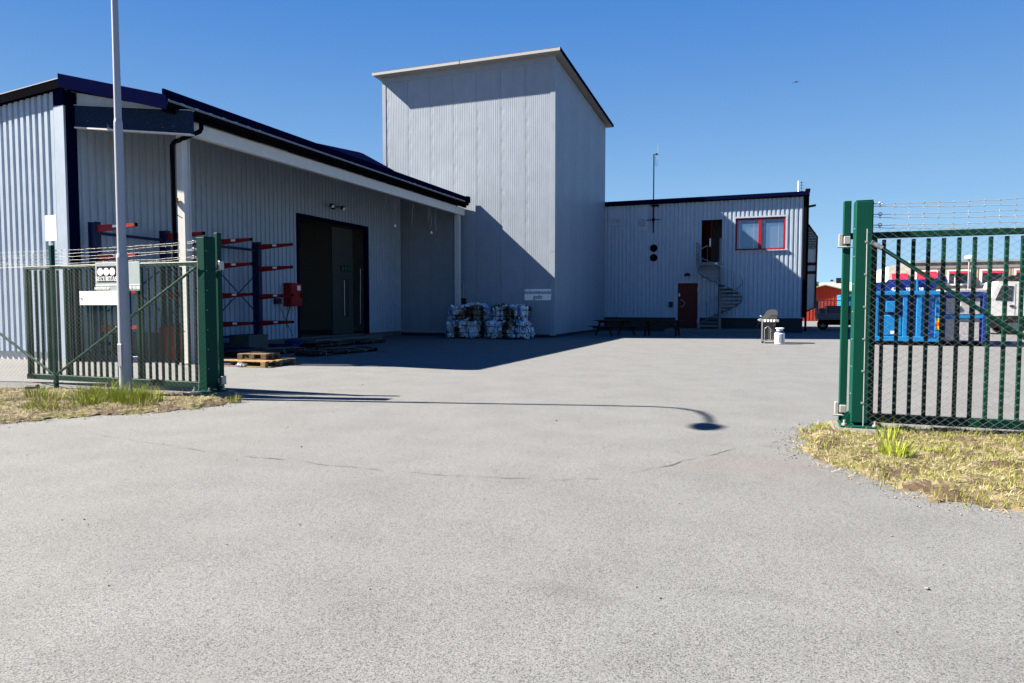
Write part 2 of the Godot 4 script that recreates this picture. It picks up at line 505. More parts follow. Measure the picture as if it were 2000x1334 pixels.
func ground() -> void:
	var far := G.new()
	far.qd(V(-900, -0.03, 900), V(900, -0.03, 900), V(900, -0.03, -1500), V(-900, -0.03, -1500), Vector3.UP)
	struct(part(self, "ground", far, M.asphalt_far))
	var ar := []
	ar.resize(Mesh.ARRAY_MAX)
	var vs := PackedVector3Array(); var ns := PackedVector3Array(); var cs := PackedColorArray(); var ix := PackedInt32Array()
	var xs := []; var zs := []
	var x := -34.0
	while x <= 30.0:
		xs.append(x)
		x += 0.12 if x > -6.0 and x < 3.0 else 0.3
	var z := 6.0
	while z >= -62.0:
		zs.append(z)
		z -= 0.08 if z < 0.0 and z > -10.0 else 0.3
	var hh := func(a: float, b: float) -> float: return -0.003 + 0.0006 * noise.get_noise_2d(a * 0.45, b * 0.45) + 0.0001 * noise.get_noise_2d(a * 2.0, b * 2.0)
	for b in zs:
		for a in xs:
			vs.append(V(a, hh.call(a, b), b))
			var e := 0.1
			ns.append(V(hh.call(a - e, b) - hh.call(a + e, b), 2.0 * e, hh.call(a, b - e) - hh.call(a, b + e)).normalized())
			cs.append(ground_tone(a, b))
	var w := xs.size()
	for j in zs.size() - 1:
		for i in w - 1:
			var k := j * w + i
			ix.append_array(PackedInt32Array([k, k + w, k + 1, k + 1, k + w, k + w + 1]))
	ar[Mesh.ARRAY_VERTEX] = vs; ar[Mesh.ARRAY_NORMAL] = ns; ar[Mesh.ARRAY_COLOR] = cs; ar[Mesh.ARRAY_INDEX] = ix
	var am := ArrayMesh.new()
	am.add_surface_from_arrays(Mesh.PRIMITIVE_TRIANGLES, ar)
	var yard = struct(pm(self, "pavement", am, M.asphalt))
	# the joint between road and yard paving, opened to a narrow crack
	var lines := [[V(-7.0, 0, -5.5), V(-5.05, 0, -5.25), V(-3.6, 0, -5.2), V(-2.57, 0, -5.22), V(-1.63, 0, -5.42), V(-1.32, 0, -5.58)],
		[V(-1.32, 0, -5.58), V(-1.0, 0, -6.0), V(-0.47, 0, -6.97), V(0.0, 0, -7.7), V(0.43, 0, -8.4)]]
	for ln in lines:
		var g := G.new()
		for i in ln.size() - 1:
			var steps := 14
			for k in steps:
				var a: Vector3 = ln[i].lerp(ln[i + 1], float(k) / steps); var b: Vector3 = ln[i].lerp(ln[i + 1], float(k + 1) / steps)
				var s: Vector3 = (ln[i + 1] - ln[i]).normalized().cross(Vector3.UP)
				var wob := func(p: Vector3) -> Vector3: return p + s * (0.035 * noise.get_noise_2d(p.x * 3.0, p.z * 3.0) + 0.012 * noise.get_noise_2d(p.x * 14.0, p.z * 14.0)) + V(0, 0.003, 0)
				var wa := maxf(0.0, 0.0022 + 0.006 * noise.get_noise_2d(a.x * 4.0 + 9.0, a.z * 4.0)); var wb := maxf(0.0, 0.0022 + 0.006 * noise.get_noise_2d(b.x * 4.0 + 9.0, b.z * 4.0))
				var A: Vector3 = wob.call(a); var B: Vector3 = wob.call(b)
				if wa + wb > 0.001:
					g.qd(A - s * wa, B - s * wb, B + s * wb, A + s * wa, Vector3.UP)
		part(yard, "seam", g, M.bitumen)
	# small loose stones and chips on the asphalt
	var st := G.new()
	st.painted = true
	for k in 260:
		var p := V(rng.randf_range(-8, 4), 0, rng.randf_range(-11, -1.6))
		var r := rng.randf_range(0.002, 0.005) if k > 6 else rng.randf_range(0.007, 0.011)
		var t := rng.randf_range(0.02, 0.25)
		st.col = Color(t, t * 0.96, t * 0.92)
		st.bev(p + V(0, r * 0.4, 0), V(r * 2, r * 1.2, r * rng.randf_range(1.2, 2.4)), r * 0.4, Basis(Vector3.UP, rng.randf() * TAU))
	for q in [LEFT_VERGE, RIGHT_VERGE]:
		for k in 700:
			var i: int = rng.randi() % q.size()
			var a := Vector2(q[i][0], q[i][1]); var b := Vector2(q[(i + 1) % q.size()][0], q[(i + 1) % q.size()][1])
			var p2 := a.lerp(b, rng.randf()) + Vector2(rng.randfn(), rng.randfn()) * 0.16
			if p2.x < -14.0 or p2.x > 5.0:
				continue
			var r := rng.randf_range(0.002, 0.007)
			var t := rng.randf_range(0.08, 0.26)
			st.col = Color(t * 1.05, t * 0.95, t * 0.85)
			st.bev(V(p2.x, r * 0.5, p2.y), V(r * 2, r * 1.3, r * rng.randf_range(1.2, 2.4)), r * 0.4, Basis(Vector3.UP, rng.randf() * TAU))
	var so := part(self, "gravel", st, M.soil, true)
	so.set_meta("label", "loose stone chips scattered over the asphalt drive")
	so.set_meta("category", "gravel")

# ---------------------------------------------------------------- tower
func panel(g: G, o: Vector3, u: Vector3, nn: Vector3, w: float, y0: float, ya: float, yb: float, ribs: int, dep: float, dent: float, sd: float) -> void:
	var cols := []
	var p := w / ribs
	for k in ribs:
		cols.append([k * p, 0.0]); cols.append([k * p + p * 0.40, 0.0]); cols.append([k * p + p * 0.55, -dep]); cols.append([k * p + p * 0.85, -dep])
	cols.append([w, 0.0])
	var rows := int((ya - y0) / 0.16)
	var at := func(ci: int, r: int) -> Vector3:
		var s: float = cols[ci][0]
		var y := lerpf(y0, lerpf(ya, yb, s / w), float(r) / rows)
		var d: float = cols[ci][1] + dent * 0.25 * noise.get_noise_2d(s * 1.1 + sd, y * 0.6 + sd * 3.0)
		var m := fmod(y + sd * 0.37, 0.74) - 0.37
		d -= dent * 1.9 * exp(-pow((s - 0.10) / 0.075, 2.0)) * exp(-pow(m / 0.14, 2.0)) * (0.6 + 0.8 * absf(noise.get_noise_2d(sd * 5.0, y * 2.0)))
		return o + u * s + V(0, y, 0) + nn * d
	for r in rows:
		for k in cols.size() - 1:
			g.qd(at.call(k, r), at.call(k + 1, r), at.call(k + 1, r + 1), at.call(k, r + 1), nn)

func tower() -> void:
	var t := thing("silo_tower", "tall pale grey ribbed metal tower with flat overhanging roof beside the warehouse canopy", "building")
	var x0 := -17.95; var x1 := -9.14; var z0 := -29.69; var z1 := -39.6
	var g := G.new()
	var hf := 12.46; var hb := 11.80
	g.prism(PackedVector2Array([Vector2(z0 - 0.08, 0.0), Vector2(z1, 0.0), Vector2(z1, hb - 0.03), Vector2(z0 - 0.08, hf - 0.03)]), V(x0 + 0.06, 0, 0), Vector3.BACK, Vector3.UP, V(x1 - x0 - 0.12, 0, 0))
	part(t, "core_wall", g, M.wall_core)
	var w := (x1 - x0 - 0.22 - 0.18) / 7.0
	for k in 7:
		g = G.new()
		panel(g, V(x0 + 0.18 + k * w + 0.006, 0, z0), Vector3.RIGHT, Vector3.BACK, w - 0.012, 0.14, hf, hf, 13, 0.0021, 0.0028, k * 1.7 + 0.4)
		part(t, "wall_panel", g, M.tower if k % 2 else M.tower_b)
	var d := (z0 - z1 - 0.12) / 8.0
	for k in 8:
		g = G.new()
		var za := z0 - 0.12 - k * d
		var top := func(z: float) -> float: return lerpf(hf, hb, (z0 - z) / (z0 - z1))
		panel(g, V(x1, 0, za - 0.004), Vector3.FORWARD, Vector3.RIGHT, d - 0.008, 0.14, top.call(za), top.call(za - d), 6, 0.002, 0.0018, k * 2.3 + 11.0)
		part(t, "wall_panel", g, M.tower if k % 2 else M.tower_b)
	# corner flashings in lengths, lapped
	var ys := [0.1, 3.9, 7.9, 11.2]
	for k in 3:
		var e: float = [3.9, 7.9, hf + 0.02][k]
		var b: float = [0.1, 3.88, 7.88][k]
		var o := 0.012 + 0.003 * (k % 2)
		g = G.new()
		g.bx(V(x1 - 0.22, b, z0 - 0.02), V(x1 + o, e, z0 + o))
		g.bx(V(x1 - 0.02, b, z0 - 0.13), V(x1 + o, e, z0 - 0.02))
		part(t, "corner_flashing", g, M.tower)
		g = G.new()
		g.bx(V(x0 - o, b, z0 - 0.14), V(x0 + 0.18, e, z0 + o))
		part(t, "corner_flashing", g, M.tower_b)
	pbox(t, "plinth", V(x0 + 0.05, -0.02, z1), V(x1 - 0.03, 0.14, z0 - 0.04), M.plinth)
	# roof slab: falls to the rear, pale edge profile, grey underside
	var rx0 := -18.22; var rx1 := -8.82; var rz0 := -29.26; var rz1 := -40.1
	var hy := func(z: float) -> float: return 12.56 - (rz0 - z) * 0.066
	g = G.new()
	g.prism(PackedVector2Array([Vector2(rz0, hy.call(rz0)), Vector2(rz1, hy.call(rz1)), Vector2(rz1, hy.call(rz1) + 0.11), Vector2(rz0, hy.call(rz0) + 0.11)]), V(rx0, 0, 0), Vector3.BACK, Vector3.UP, V(rx1 - rx0, 0, 0))
	var roof := part(t, "roof", g, M.soffit)
	for k in 2:
		var a := lerpf(rx0 - 0.03, rx1 + 0.03, k * 0.49 + (0.004 if k else 0.0)); var b := lerpf(rx0 - 0.03, rx1 + 0.03, 0.49 if k == 0 else 1.0)
		pbox(roof, "edge_profile", V(a, hy.call(rz0) - 0.01, rz0 + 0.002), V(b, hy.call(rz0) + 0.135, rz0 + 0.03), M.roof_edge)
	g = G.new()
	g.prism(PackedVector2Array([Vector2(rz0 + 0.03, hy.call(rz0) - 0.012), Vector2(rz1, hy.call(rz1) - 0.012), Vector2(rz1, hy.call(rz1) + 0.135), Vector2(rz0 + 0.03, hy.call(rz0) + 0.135)]), V(rx1 + 0.031, 0, 0), Vector3.BACK, Vector3.UP, V(0.022, 0, 0))
	part(roof, "edge_profile", g, M.navy)
	g = G.new()
	g.prism(PackedVector2Array([Vector2(rz0 + 0.03, hy.call(rz0) + 0.112), Vector2(rz1, hy.call(rz1) + 0.112), Vector2(rz1, hy.call(rz1) + 0.13), Vector2(rz0 + 0.03, hy.call(rz0) + 0.13)]), V(rx0, 0, 0), Vector3.BACK, Vector3.UP, V(rx1 - rx0, 0, 0))
	part(roof, "roof_sheet", g, M.navy)
	pbox(t, "head_trim", V(x0 - 0.016, hf - 0.20, z0 + 0.002), V(x1 + 0.018, hf + 0.08, z0 + 0.024), M.tower_b)
	# conduit and small meter box on the shaded face
	var cd := thing("wall_conduit", "thin pale conduit leading to a small dark socket box on the tower wall", "conduit", V(-13.8, 0, z0))
	g = G.new()
	g.tube([V(-0.35, 2.62, 0.025), V(0.12, 2.62, 0.025), V(0.15, 2.58, 0.025), V(0.15, 1.78, 0.025)], 0.014, 6)
	part(cd, "pipe", g, M.white_paint)
	pbox(cd, "socket_box", V(0.02, 1.52, 0.0), V(0.30, 1.80, 0.14), M.plastic_dark, 0.015)
	var s := thing("goods_sign", "white sign reading Ankommande gods on the tower corner", "sign", V(-9.93, 1.95, z0 + 0.02))
	var poly := PackedVector2Array()
	for q in [[0.58, 0.20, 0.0], [-0.58, 0.20, 0.5], [-0.58, -0.20, 1.0], [0.58, -0.20, 1.5]]:
		for i in 5:
			var an: float = (q[2] + i * 0.125) * PI
			poly.append(Vector2(q[0] + 0.055 * cos(an), q[1] + 0.055 * sin(an)))
	g = G.new()
	g.prism(poly, V(0, 0, 0), Vector3.RIGHT, Vector3.UP, V(0, 0, 0.02))
	part(s, "plate", g, M.sign_white)
	text(s, "lettering", "Ankommande", V(0, 0.10, 0.022), 0.155, M.ink, "Droid Sans", 700, 0.88)
	text(s, "lettering", "gods", V(0, -0.11, 0.022), 0.155, M.ink, "Droid Sans", 700, 0.88)

# ---------------------------------------------------------------- warehouse with canopy
func warehouse() -> void:
	var t := thing("warehouse", "long grey corrugated warehouse with a navy roof canopy on white posts", "building")
	var xw := -17.0; var zf := -12.63; var zb := -29.6
	wall(t, V(xw, 0, 0), Vector3.FORWARD, Vector3.RIGHT, -zf, -zb, 0.22, 6.97, 6.97, [[21.75, 26.62, 0.0, 4.92]])
	wall(t, V(0, 0, zf), Vector3.LEFT, Vector3.BACK, -xw - 0.02, 31.0, 0.22, 6.95, 5.85, [])
	pbox(t, "plinth", V(-31, -0.05, zf - 0.25), V(xw - 0.01, 0.22, zf - 0.02), M.beam_grey)
	pbox(t, "plinth", V(xw - 0.25, -0.05, -21.75), V(xw - 0.012, 0.22, zf - 0.26), M.concrete)
	pbox(t, "plinth", V(xw - 0.25, -0.05, zb), V(xw - 0.012, 0.22, -26.62), M.concrete)
	# closed shell: rear, far and inside walls, floor, ceiling
	var g := G.new()
	g.bx(V(-31, 0, zb - 0.15), V(xw - 0.05, 6.9, zb + 0.02))
	g.bx(V(-31, 0, zb), V(-30.8, 5.9, zf - 0.2))
	part(t, "back_wall", g, M.wall_core)
	g = G.new()
	g.bx(V(-27, 0, -28.9), V(-26.85, 5.6, -17.0))
	g.bx(V(-26.9, 0, -17.1), V(xw - 0.2, 5.6, -16.95))
	g.bx(V(-26.9, 0, -29.0), V(xw - 0.2, 5.6, -28.85))
	g.bx(V(-27, 5.6, -29), V(xw - 0.18, 5.75, -16.9))
	part(t, "room_shell", g, M.inside)
	pbox(t, "floor_slab", V(-26.9, 0.0, -28.9), V(xw - 0.17, 0.20, -17.0), M.concrete)
	# corner trims: pale leg on the lit gable, navy leg round the corner
	pbox(t, "corner_trim", V(xw - 0.02, 0.0, zf - 0.30), V(xw + 0.052, 6.95, zf + 0.048), M.navy)
	pbox(t, "corner_trim", V(xw - 0.30, 0.0, zf + 0.002), V(xw + 0.054, 6.55, zf + 0.056), M.sheet)
	pbox(t, "corner_trim", V(xw - 0.298, 6.552, zf + 0.002), V(xw + 0.054, 6.97, zf + 0.058), M.navy)
	# gable roofs: low pitch to the west, canopy pitch to the east
	g = G.new()
	g.prism(PackedVector2Array([Vector2(-31.3, 5.92), Vector2(-16.75, 7.02), Vector2(-16.75, 7.18), Vector2(-31.3, 6.08)]), V(0, 0, zf + 0.13), Vector3.RIGHT, Vector3.UP, V(0, 0, zb - zf - 0.13))
	var roof := part(t, "roof", g, M.navy)
	g = G.new()
	g.prism(PackedVector2Array([Vector2(-31.3, 6.083), Vector2(-16.83, 7.183), Vector2(-16.83, 7.205), Vector2(-31.3, 6.105)]), V(0, 0, zf + 0.17), Vector3.RIGHT, Vector3.UP, V(0, 0, -0.06))
	part(roof, "verge_cap", g, M.roof_edge)
	g = G.new()
	g.prism(PackedVector2Array([Vector2(-31.3, 5.86), Vector2(-16.83, 6.96), Vector2(-16.83, 7.175), Vector2(-31.3, 6.075)]), V(0, 0, zf + 0.132), Vector3.RIGHT, Vector3.UP, V(0, 0, 0.03))
	part(roof, "verge_board", g, M.black_metal)
	var cz := zf + 0.20
	g = G.new()
	g.prism(PackedVector2Array([Vector2(-16.74, 6.98), Vector2(-13.35, 6.20), Vector2(-13.35, 6.30), Vector2(-16.74, 7.17)]), V(0, 0, cz), Vector3.RIGHT, Vector3.UP, V(0, 0, zb + 0.05 - cz))
	var croof := part(t, "canopy_roof", g, M.soffit)
	g = G.new()
	g.prism(PackedVector2Array([Vector2(-16.84, 6.93), Vector2(-13.28, 6.03), Vector2(-13.28, 6.36), Vector2(-16.84, 7.27)]), V(0, 0, cz + 0.002), Vector3.RIGHT, Vector3.UP, V(0, 0, 0.05))
	part(croof, "verge_board", g, M.navy)
	g = G.new()
	g.prism(PackedVector2Array([Vector2(-16.75, 6.50), Vector2(-13.3, 6.05), Vector2(-13.9, 6.24), Vector2(-16.75, 6.90)]), V(0, 0, zf - 0.18), Vector3.RIGHT, Vector3.UP, V(0, 0, -0.06))
	part(t, "gable_infill", g, M.sheet)
	g = G.new()
	g.prism(PackedVector2Array([Vector2(-16.78, 6.03), Vector2(-14.55, 5.735), Vector2(-14.55, 6.275), Vector2(-16.78, 6.57)]), V(0, 0, zf - 0.23), Vector3.RIGHT, Vector3.UP, V(0, 0, 0.10))
	part(t, "fascia_panel", g, M.fascia_blue)
	g = G.new()
	g.prism(PackedVector2Array([Vector2(-14.545, 5.734), Vector2(-12.95, 5.52), Vector2(-12.95, 6.06), Vector2(-14.545, 6.274)]), V(0, 0, zf - 0.23), Vector3.RIGHT, Vector3.UP, V(0, 0, 0.102))
	part(t, "fascia_panel", g, M.fascia_blue)
	g = G.new()
	g.prism(PackedVector2Array([Vector2(-16.78, 5.992), Vector2(-12.94, 5.482), Vector2(-12.94, 5.518), Vector2(-16.78, 6.028)]), V(0, 0, zf - 0.24), Vector3.RIGHT, Vector3.UP, V(0, 0, 0.14))
	part(t, "drip_strip", g, M.white_paint)
	g = G.new()
	g.prism(PackedVector2Array([Vector2(-16.78, 6.572), Vector2(-12.94, 6.062), Vector2(-12.94, 6.078), Vector2(-16.78, 6.588)]), V(0, 0, zf - 0.24), Vector3.RIGHT, Vector3.UP, V(0, 0, 0.13))
	part(t, "fascia_cap", g, M.roof_edge)
	g = G.new()
	for k in 26:
		var f := rng.randf()
		g.box(V(-16.6 + f * 3.6, 5.78 + 0.42 * rng.randf() - f * 0.46, zf - 0.1265), V(0.012, 0.012, 0.004))
	part(t, "fascia_screw", g, M.zinc, true)
	# rafters and purlins under the canopy roof
	for k in 5:
		var z := -13.3 - k * 3.95
		g = G.new()
		g.prism(PackedVector2Array([Vector2(-16.9, 6.66), Vector2(-13.7, 5.93), Vector2(-13.7, 6.25), Vector2(-16.9, 6.96)]), V(0, 0, z), Vector3.RIGHT, Vector3.UP, V(0, 0, -0.12))
		part(croof, "rafter", g, M.beam_grey)
	for k in 4:
		var x := -16.3 + k * 0.75
		var y := 6.98 - (x + 16.74) * 0.2301
		pbox(croof, "purlin", V(x - 0.04, y - 0.13, zb + 0.1), V(x + 0.04, y - 0.004, -13.4), M.beam_grey)
	# eaves: white beam, gutter, upstand on blocks
	g = G.new()
	g.bev(V(-13.60, 5.83, (-13.05 + zb) * 0.5), V(0.16, 0.34, 16.5), 0.008)
	part(t, "eaves_beam", g, M.beam_grey)
	pbox(t, "eaves_board", V(-13.50, 6.02, zb + 0.08), V(-13.40, 6.24, cz - 0.01), M.black_metal)
	g = G.new()
	var gp := PackedVector2Array()
	for k in 9:
		var a := PI + PI * k / 8.0
		gp.append(Vector2(-13.31 + 0.085 * cos(a), 6.20 + 0.10 * sin(a)))
	gp.append(Vector2(-13.235, 6.20)); gp.append(Vector2(-13.385, 6.20))
	g.prism(gp, V(0, 0, cz + 0.05), Vector3.RIGHT, Vector3.UP, V(0, 0, zb + 0.1 - cz))
	part(t, "gutter", g, M.black_metal)
	var us := part(t, "eaves_upstand", _box_g(V(-13.42, 6.33, zb + 0.1), V(-13.37, 6.52, cz + 0.04)), M.navy)
	var blk := G.new()
	blk.bx(V(-13.41, 6.27, -0.15), V(-13.375, 6.331, 0.15))
	var blkm := blk.mesh()
	for k in 38:
		pm(us, "spacer_block", blkm, M.navy, Transform3D(Basis(), V(0, 0, -12.75 - k * 0.445)))
	pbox(t, "gutter_end_box", V(-13.46, 6.24, zb + 0.02), V(-13.22, 6.52, zb + 0.3), M.navy)
	# posts and downpipe
	for z in [-13.2, -29.1]:
		g = G.new()
		var x := -13.66
		g.bx(V(x - 0.11, 0.0, z + 0.086), V(x + 0.11, 5.66, z + 0.102))
		g.bx(V(x - 0.11, 0.0, z - 0.102), V(x + 0.11, 5.66, z - 0.086))
		g.bx(V(x + 0.04, 0.0, z - 0.086), V(x + 0.06, 5.66, z + 0.086))
		var post := part(t, "canopy_post", g, M.white_paint)
		pbox(post, "base_plate", V(x - 0.17, -0.01, z - 0.17), V(x + 0.17, 0.02, z + 0.17), M.zinc)
	g = G.new()
	g.tube([V(-13.31, 6.12, -13.45), V(-13.31, 5.84, -13.45), V(-13.33, 5.76, -13.42), V(-13.62, 5.50, -13.06), V(-13.70, 5.44, -12.98), V(-13.74, 5.36, -12.95), V(-13.74, 0.22, -12.95), V(-13.70, 0.10, -12.9), V(-13.58, 0.05, -12.78)], 0.055, 12)
	var dp := part(t, "downpipe", g, M.black_metal)
	for y in [0.9, 3.7]:
		g = G.new()
		g.tube([V(-13.80, y, -12.95), V(-13.74, y, -12.885), V(-13.66, y - 0.02, -12.95), V(-13.60, y - 0.10, -13.08)], 0.010, 6)
		part(dp, "pipe_bracket", g, M.black_metal)
	pbox(t, "junction_box", V(-13.84, 3.98, -13.0), V(-13.72, 4.10, -13.08), M.pine)
	# door: navy frame, folding leaf standing in half of it
	pbox(t, "door_frame", V(xw - 0.12, 0.2, -21.70), V(xw + 0.07, 4.86, -21.82), M.navy)
	pbox(t, "door_frame", V(xw - 0.12, 0.2, -26.55), V(xw + 0.07, 4.86, -26.69), M.navy)
	pbox(t, "door_frame", V(xw - 0.12, 4.862, -21.70), V(xw + 0.072, 4.98, -26.69), M.navy)
	var leaf := pbox(t, "door_leaf", V(-17.46, 0.23, -24.62), V(-17.40, 4.78, -26.12), M.leaf_door, 0.006)
	pbox(leaf, "exit_sign", V(-17.397, 2.93, -25.2), V(-17.375, 3.2, -25.92), M.sign_dark)
	for k in 3:
		pbox(leaf, "exit_symbol", V(-17.374, 2.97, -25.28 - k * 0.22), V(-17.370, 3.16, -25.42 - k * 0.22), M.exit_green)
	pbox(leaf, "window_slot", V(-17.398, 0.95, -25.42), V(-17.384, 2.62, -25.78), M.dark_pane)
	g = G.new()
	g.tube([V(-17.33, 1.0, -25.36), V(-17.33, 2.55, -25.36)], 0.022, 8)
	part(leaf, "pull_bar", g, M.steel)
	g = G.new()
	g.tube([V(-17.2, 0.62, -26.38), V(-17.2, 3.1, -26.42)], 0.016, 6)
	part(t, "lock_rod", g, M.steel)
	pbox(t, "threshold", V(-17.1, -0.01, -26.6), V(-16.2, 0.16, -21.8), M.concrete, 0.02)
	# flood lamp over the door, cables under the eaves
	var fl := thing("flood_lamp", "small pair of security floodlights above the warehouse doorway", "lamp", V(-16.95, 5.5, -24.0))
	pbox(fl, "wall_box", V(0, -0.1, -0.1), V(0.1, 0.1, 0.1), M.plastic_dark, 0.012)
	g = G.new()
	g.tube([V(0.08, 0, 0.05), V(0.22, 0.03, 0.3)], 0.02, 6); g.tube([V(0.08, 0, -0.05), V(0.22, 0.03, -0.3)], 0.02, 6)
	part(fl, "arm", g, M.plastic_dark)
	for s in [-1.0, 1.0]:
		g = G.new()
		g.bev(V(0.27, -0.01, 0.38 * s), V(0.12, 0.16, 0.2), 0.02, Basis(Vector3.FORWARD, 0.5))
		var hd := part(fl, "lamp_head", g, M.plastic_dark)
		g = G.new()
		g.box(V(0.328, -0.045, 0.38 * s), V(0.006, 0.12, 0.16), Basis(Vector3.FORWARD, 0.5))
		part(hd, "lamp_glass", g, M.sign_white)
	var cs := [[-23.2, 0.75, 0], [-23.9, 0.55, 0], [-24.3, 1.05, 1], [-25.7, 0.95, 0], [-26.4, 0.75, 0], [-27.2, 1.05, 1], [-27.35, 1.0, 0]]
	for q in cs:
		g = G.new()
		var x := -13.75 - rng.randf() * 0.5
		var p := []
		for k in 7:
			p.append(V(0.06 * noise.get_noise_1d(k * 0.5 + q[0] * 9.0) , -q[1] * k / 6.0, 0.09 * noise.get_noise_1d(k * 0.6 + q[0] * 5.0)))
		g.tube(p, 0.009, 5)
		var cb := thing("hanging_cable", "loose cable with a bulb holder hanging from the canopy beam" if q[2] else "bare loose cable end hanging from the canopy beam", "cable", V(x, 5.75, q[0]), "cables hanging from the canopy beam")
		part(cb, "cable", g, M.zinc)
		if q[2]:
			g = G.new()
			g.lathe(p[6] + V(0, -0.1, 0), [Vector2(0.0, 0.0), Vector2(0.045, 0.01), Vector2(0.05, 0.05), Vector2(0.02, 0.11), Vector2(0.0, 0.12)], 10)
			part(cb, "bulb_holder", g, M.sign_white)

func _box_g(a: Vector3, b: Vector3) -> G:
	var g := G.new()
	g.bx(a, b)
	return g

func rear_hall() -> void:
	var t := thing("rear_hall", "grey hall gable with dark roof edge rising behind the warehouse canopy roof", "building")
	var z := -29.3
	var g := G.new()
	g.prism(PackedVector2Array([Vector2(-31, 0), Vector2(-18.0, 0), Vector2(-18.0, 8.0), Vector2(-19.1, 8.7), Vector2(-31, 11.7)]), V(0, 0, z - 0.4), Vector3.RIGHT, Vector3.UP, V(0, 0, -0.2))
	part(t, "gable_wall", g, M.sheet_b)
	g = G.new()
	g.prism(PackedVector2Array([Vector2(-31, 11.65), Vector2(-19.05, 8.56), Vector2(-17.33, 7.66), Vector2(-17.33, 8.04), Vector2(-19.05, 8.98), Vector2(-31, 12.06)]), V(0, 0, z), Vector3.RIGHT, Vector3.UP, V(0, 0, -0.35))
	part(t, "verge_board", g, M.navy)
	g = G.new()
	g.prism(PackedVector2Array([Vector2(-31, 11.6), Vector2(-19.1, 8.5), Vector2(-19.1, 8.7), Vector2(-31, 11.8)]), V(0, 0, z - 0.62), Vector3.RIGHT, Vector3.UP, V(0, 0, -12))
	part(t, "roof", g, M.navy)

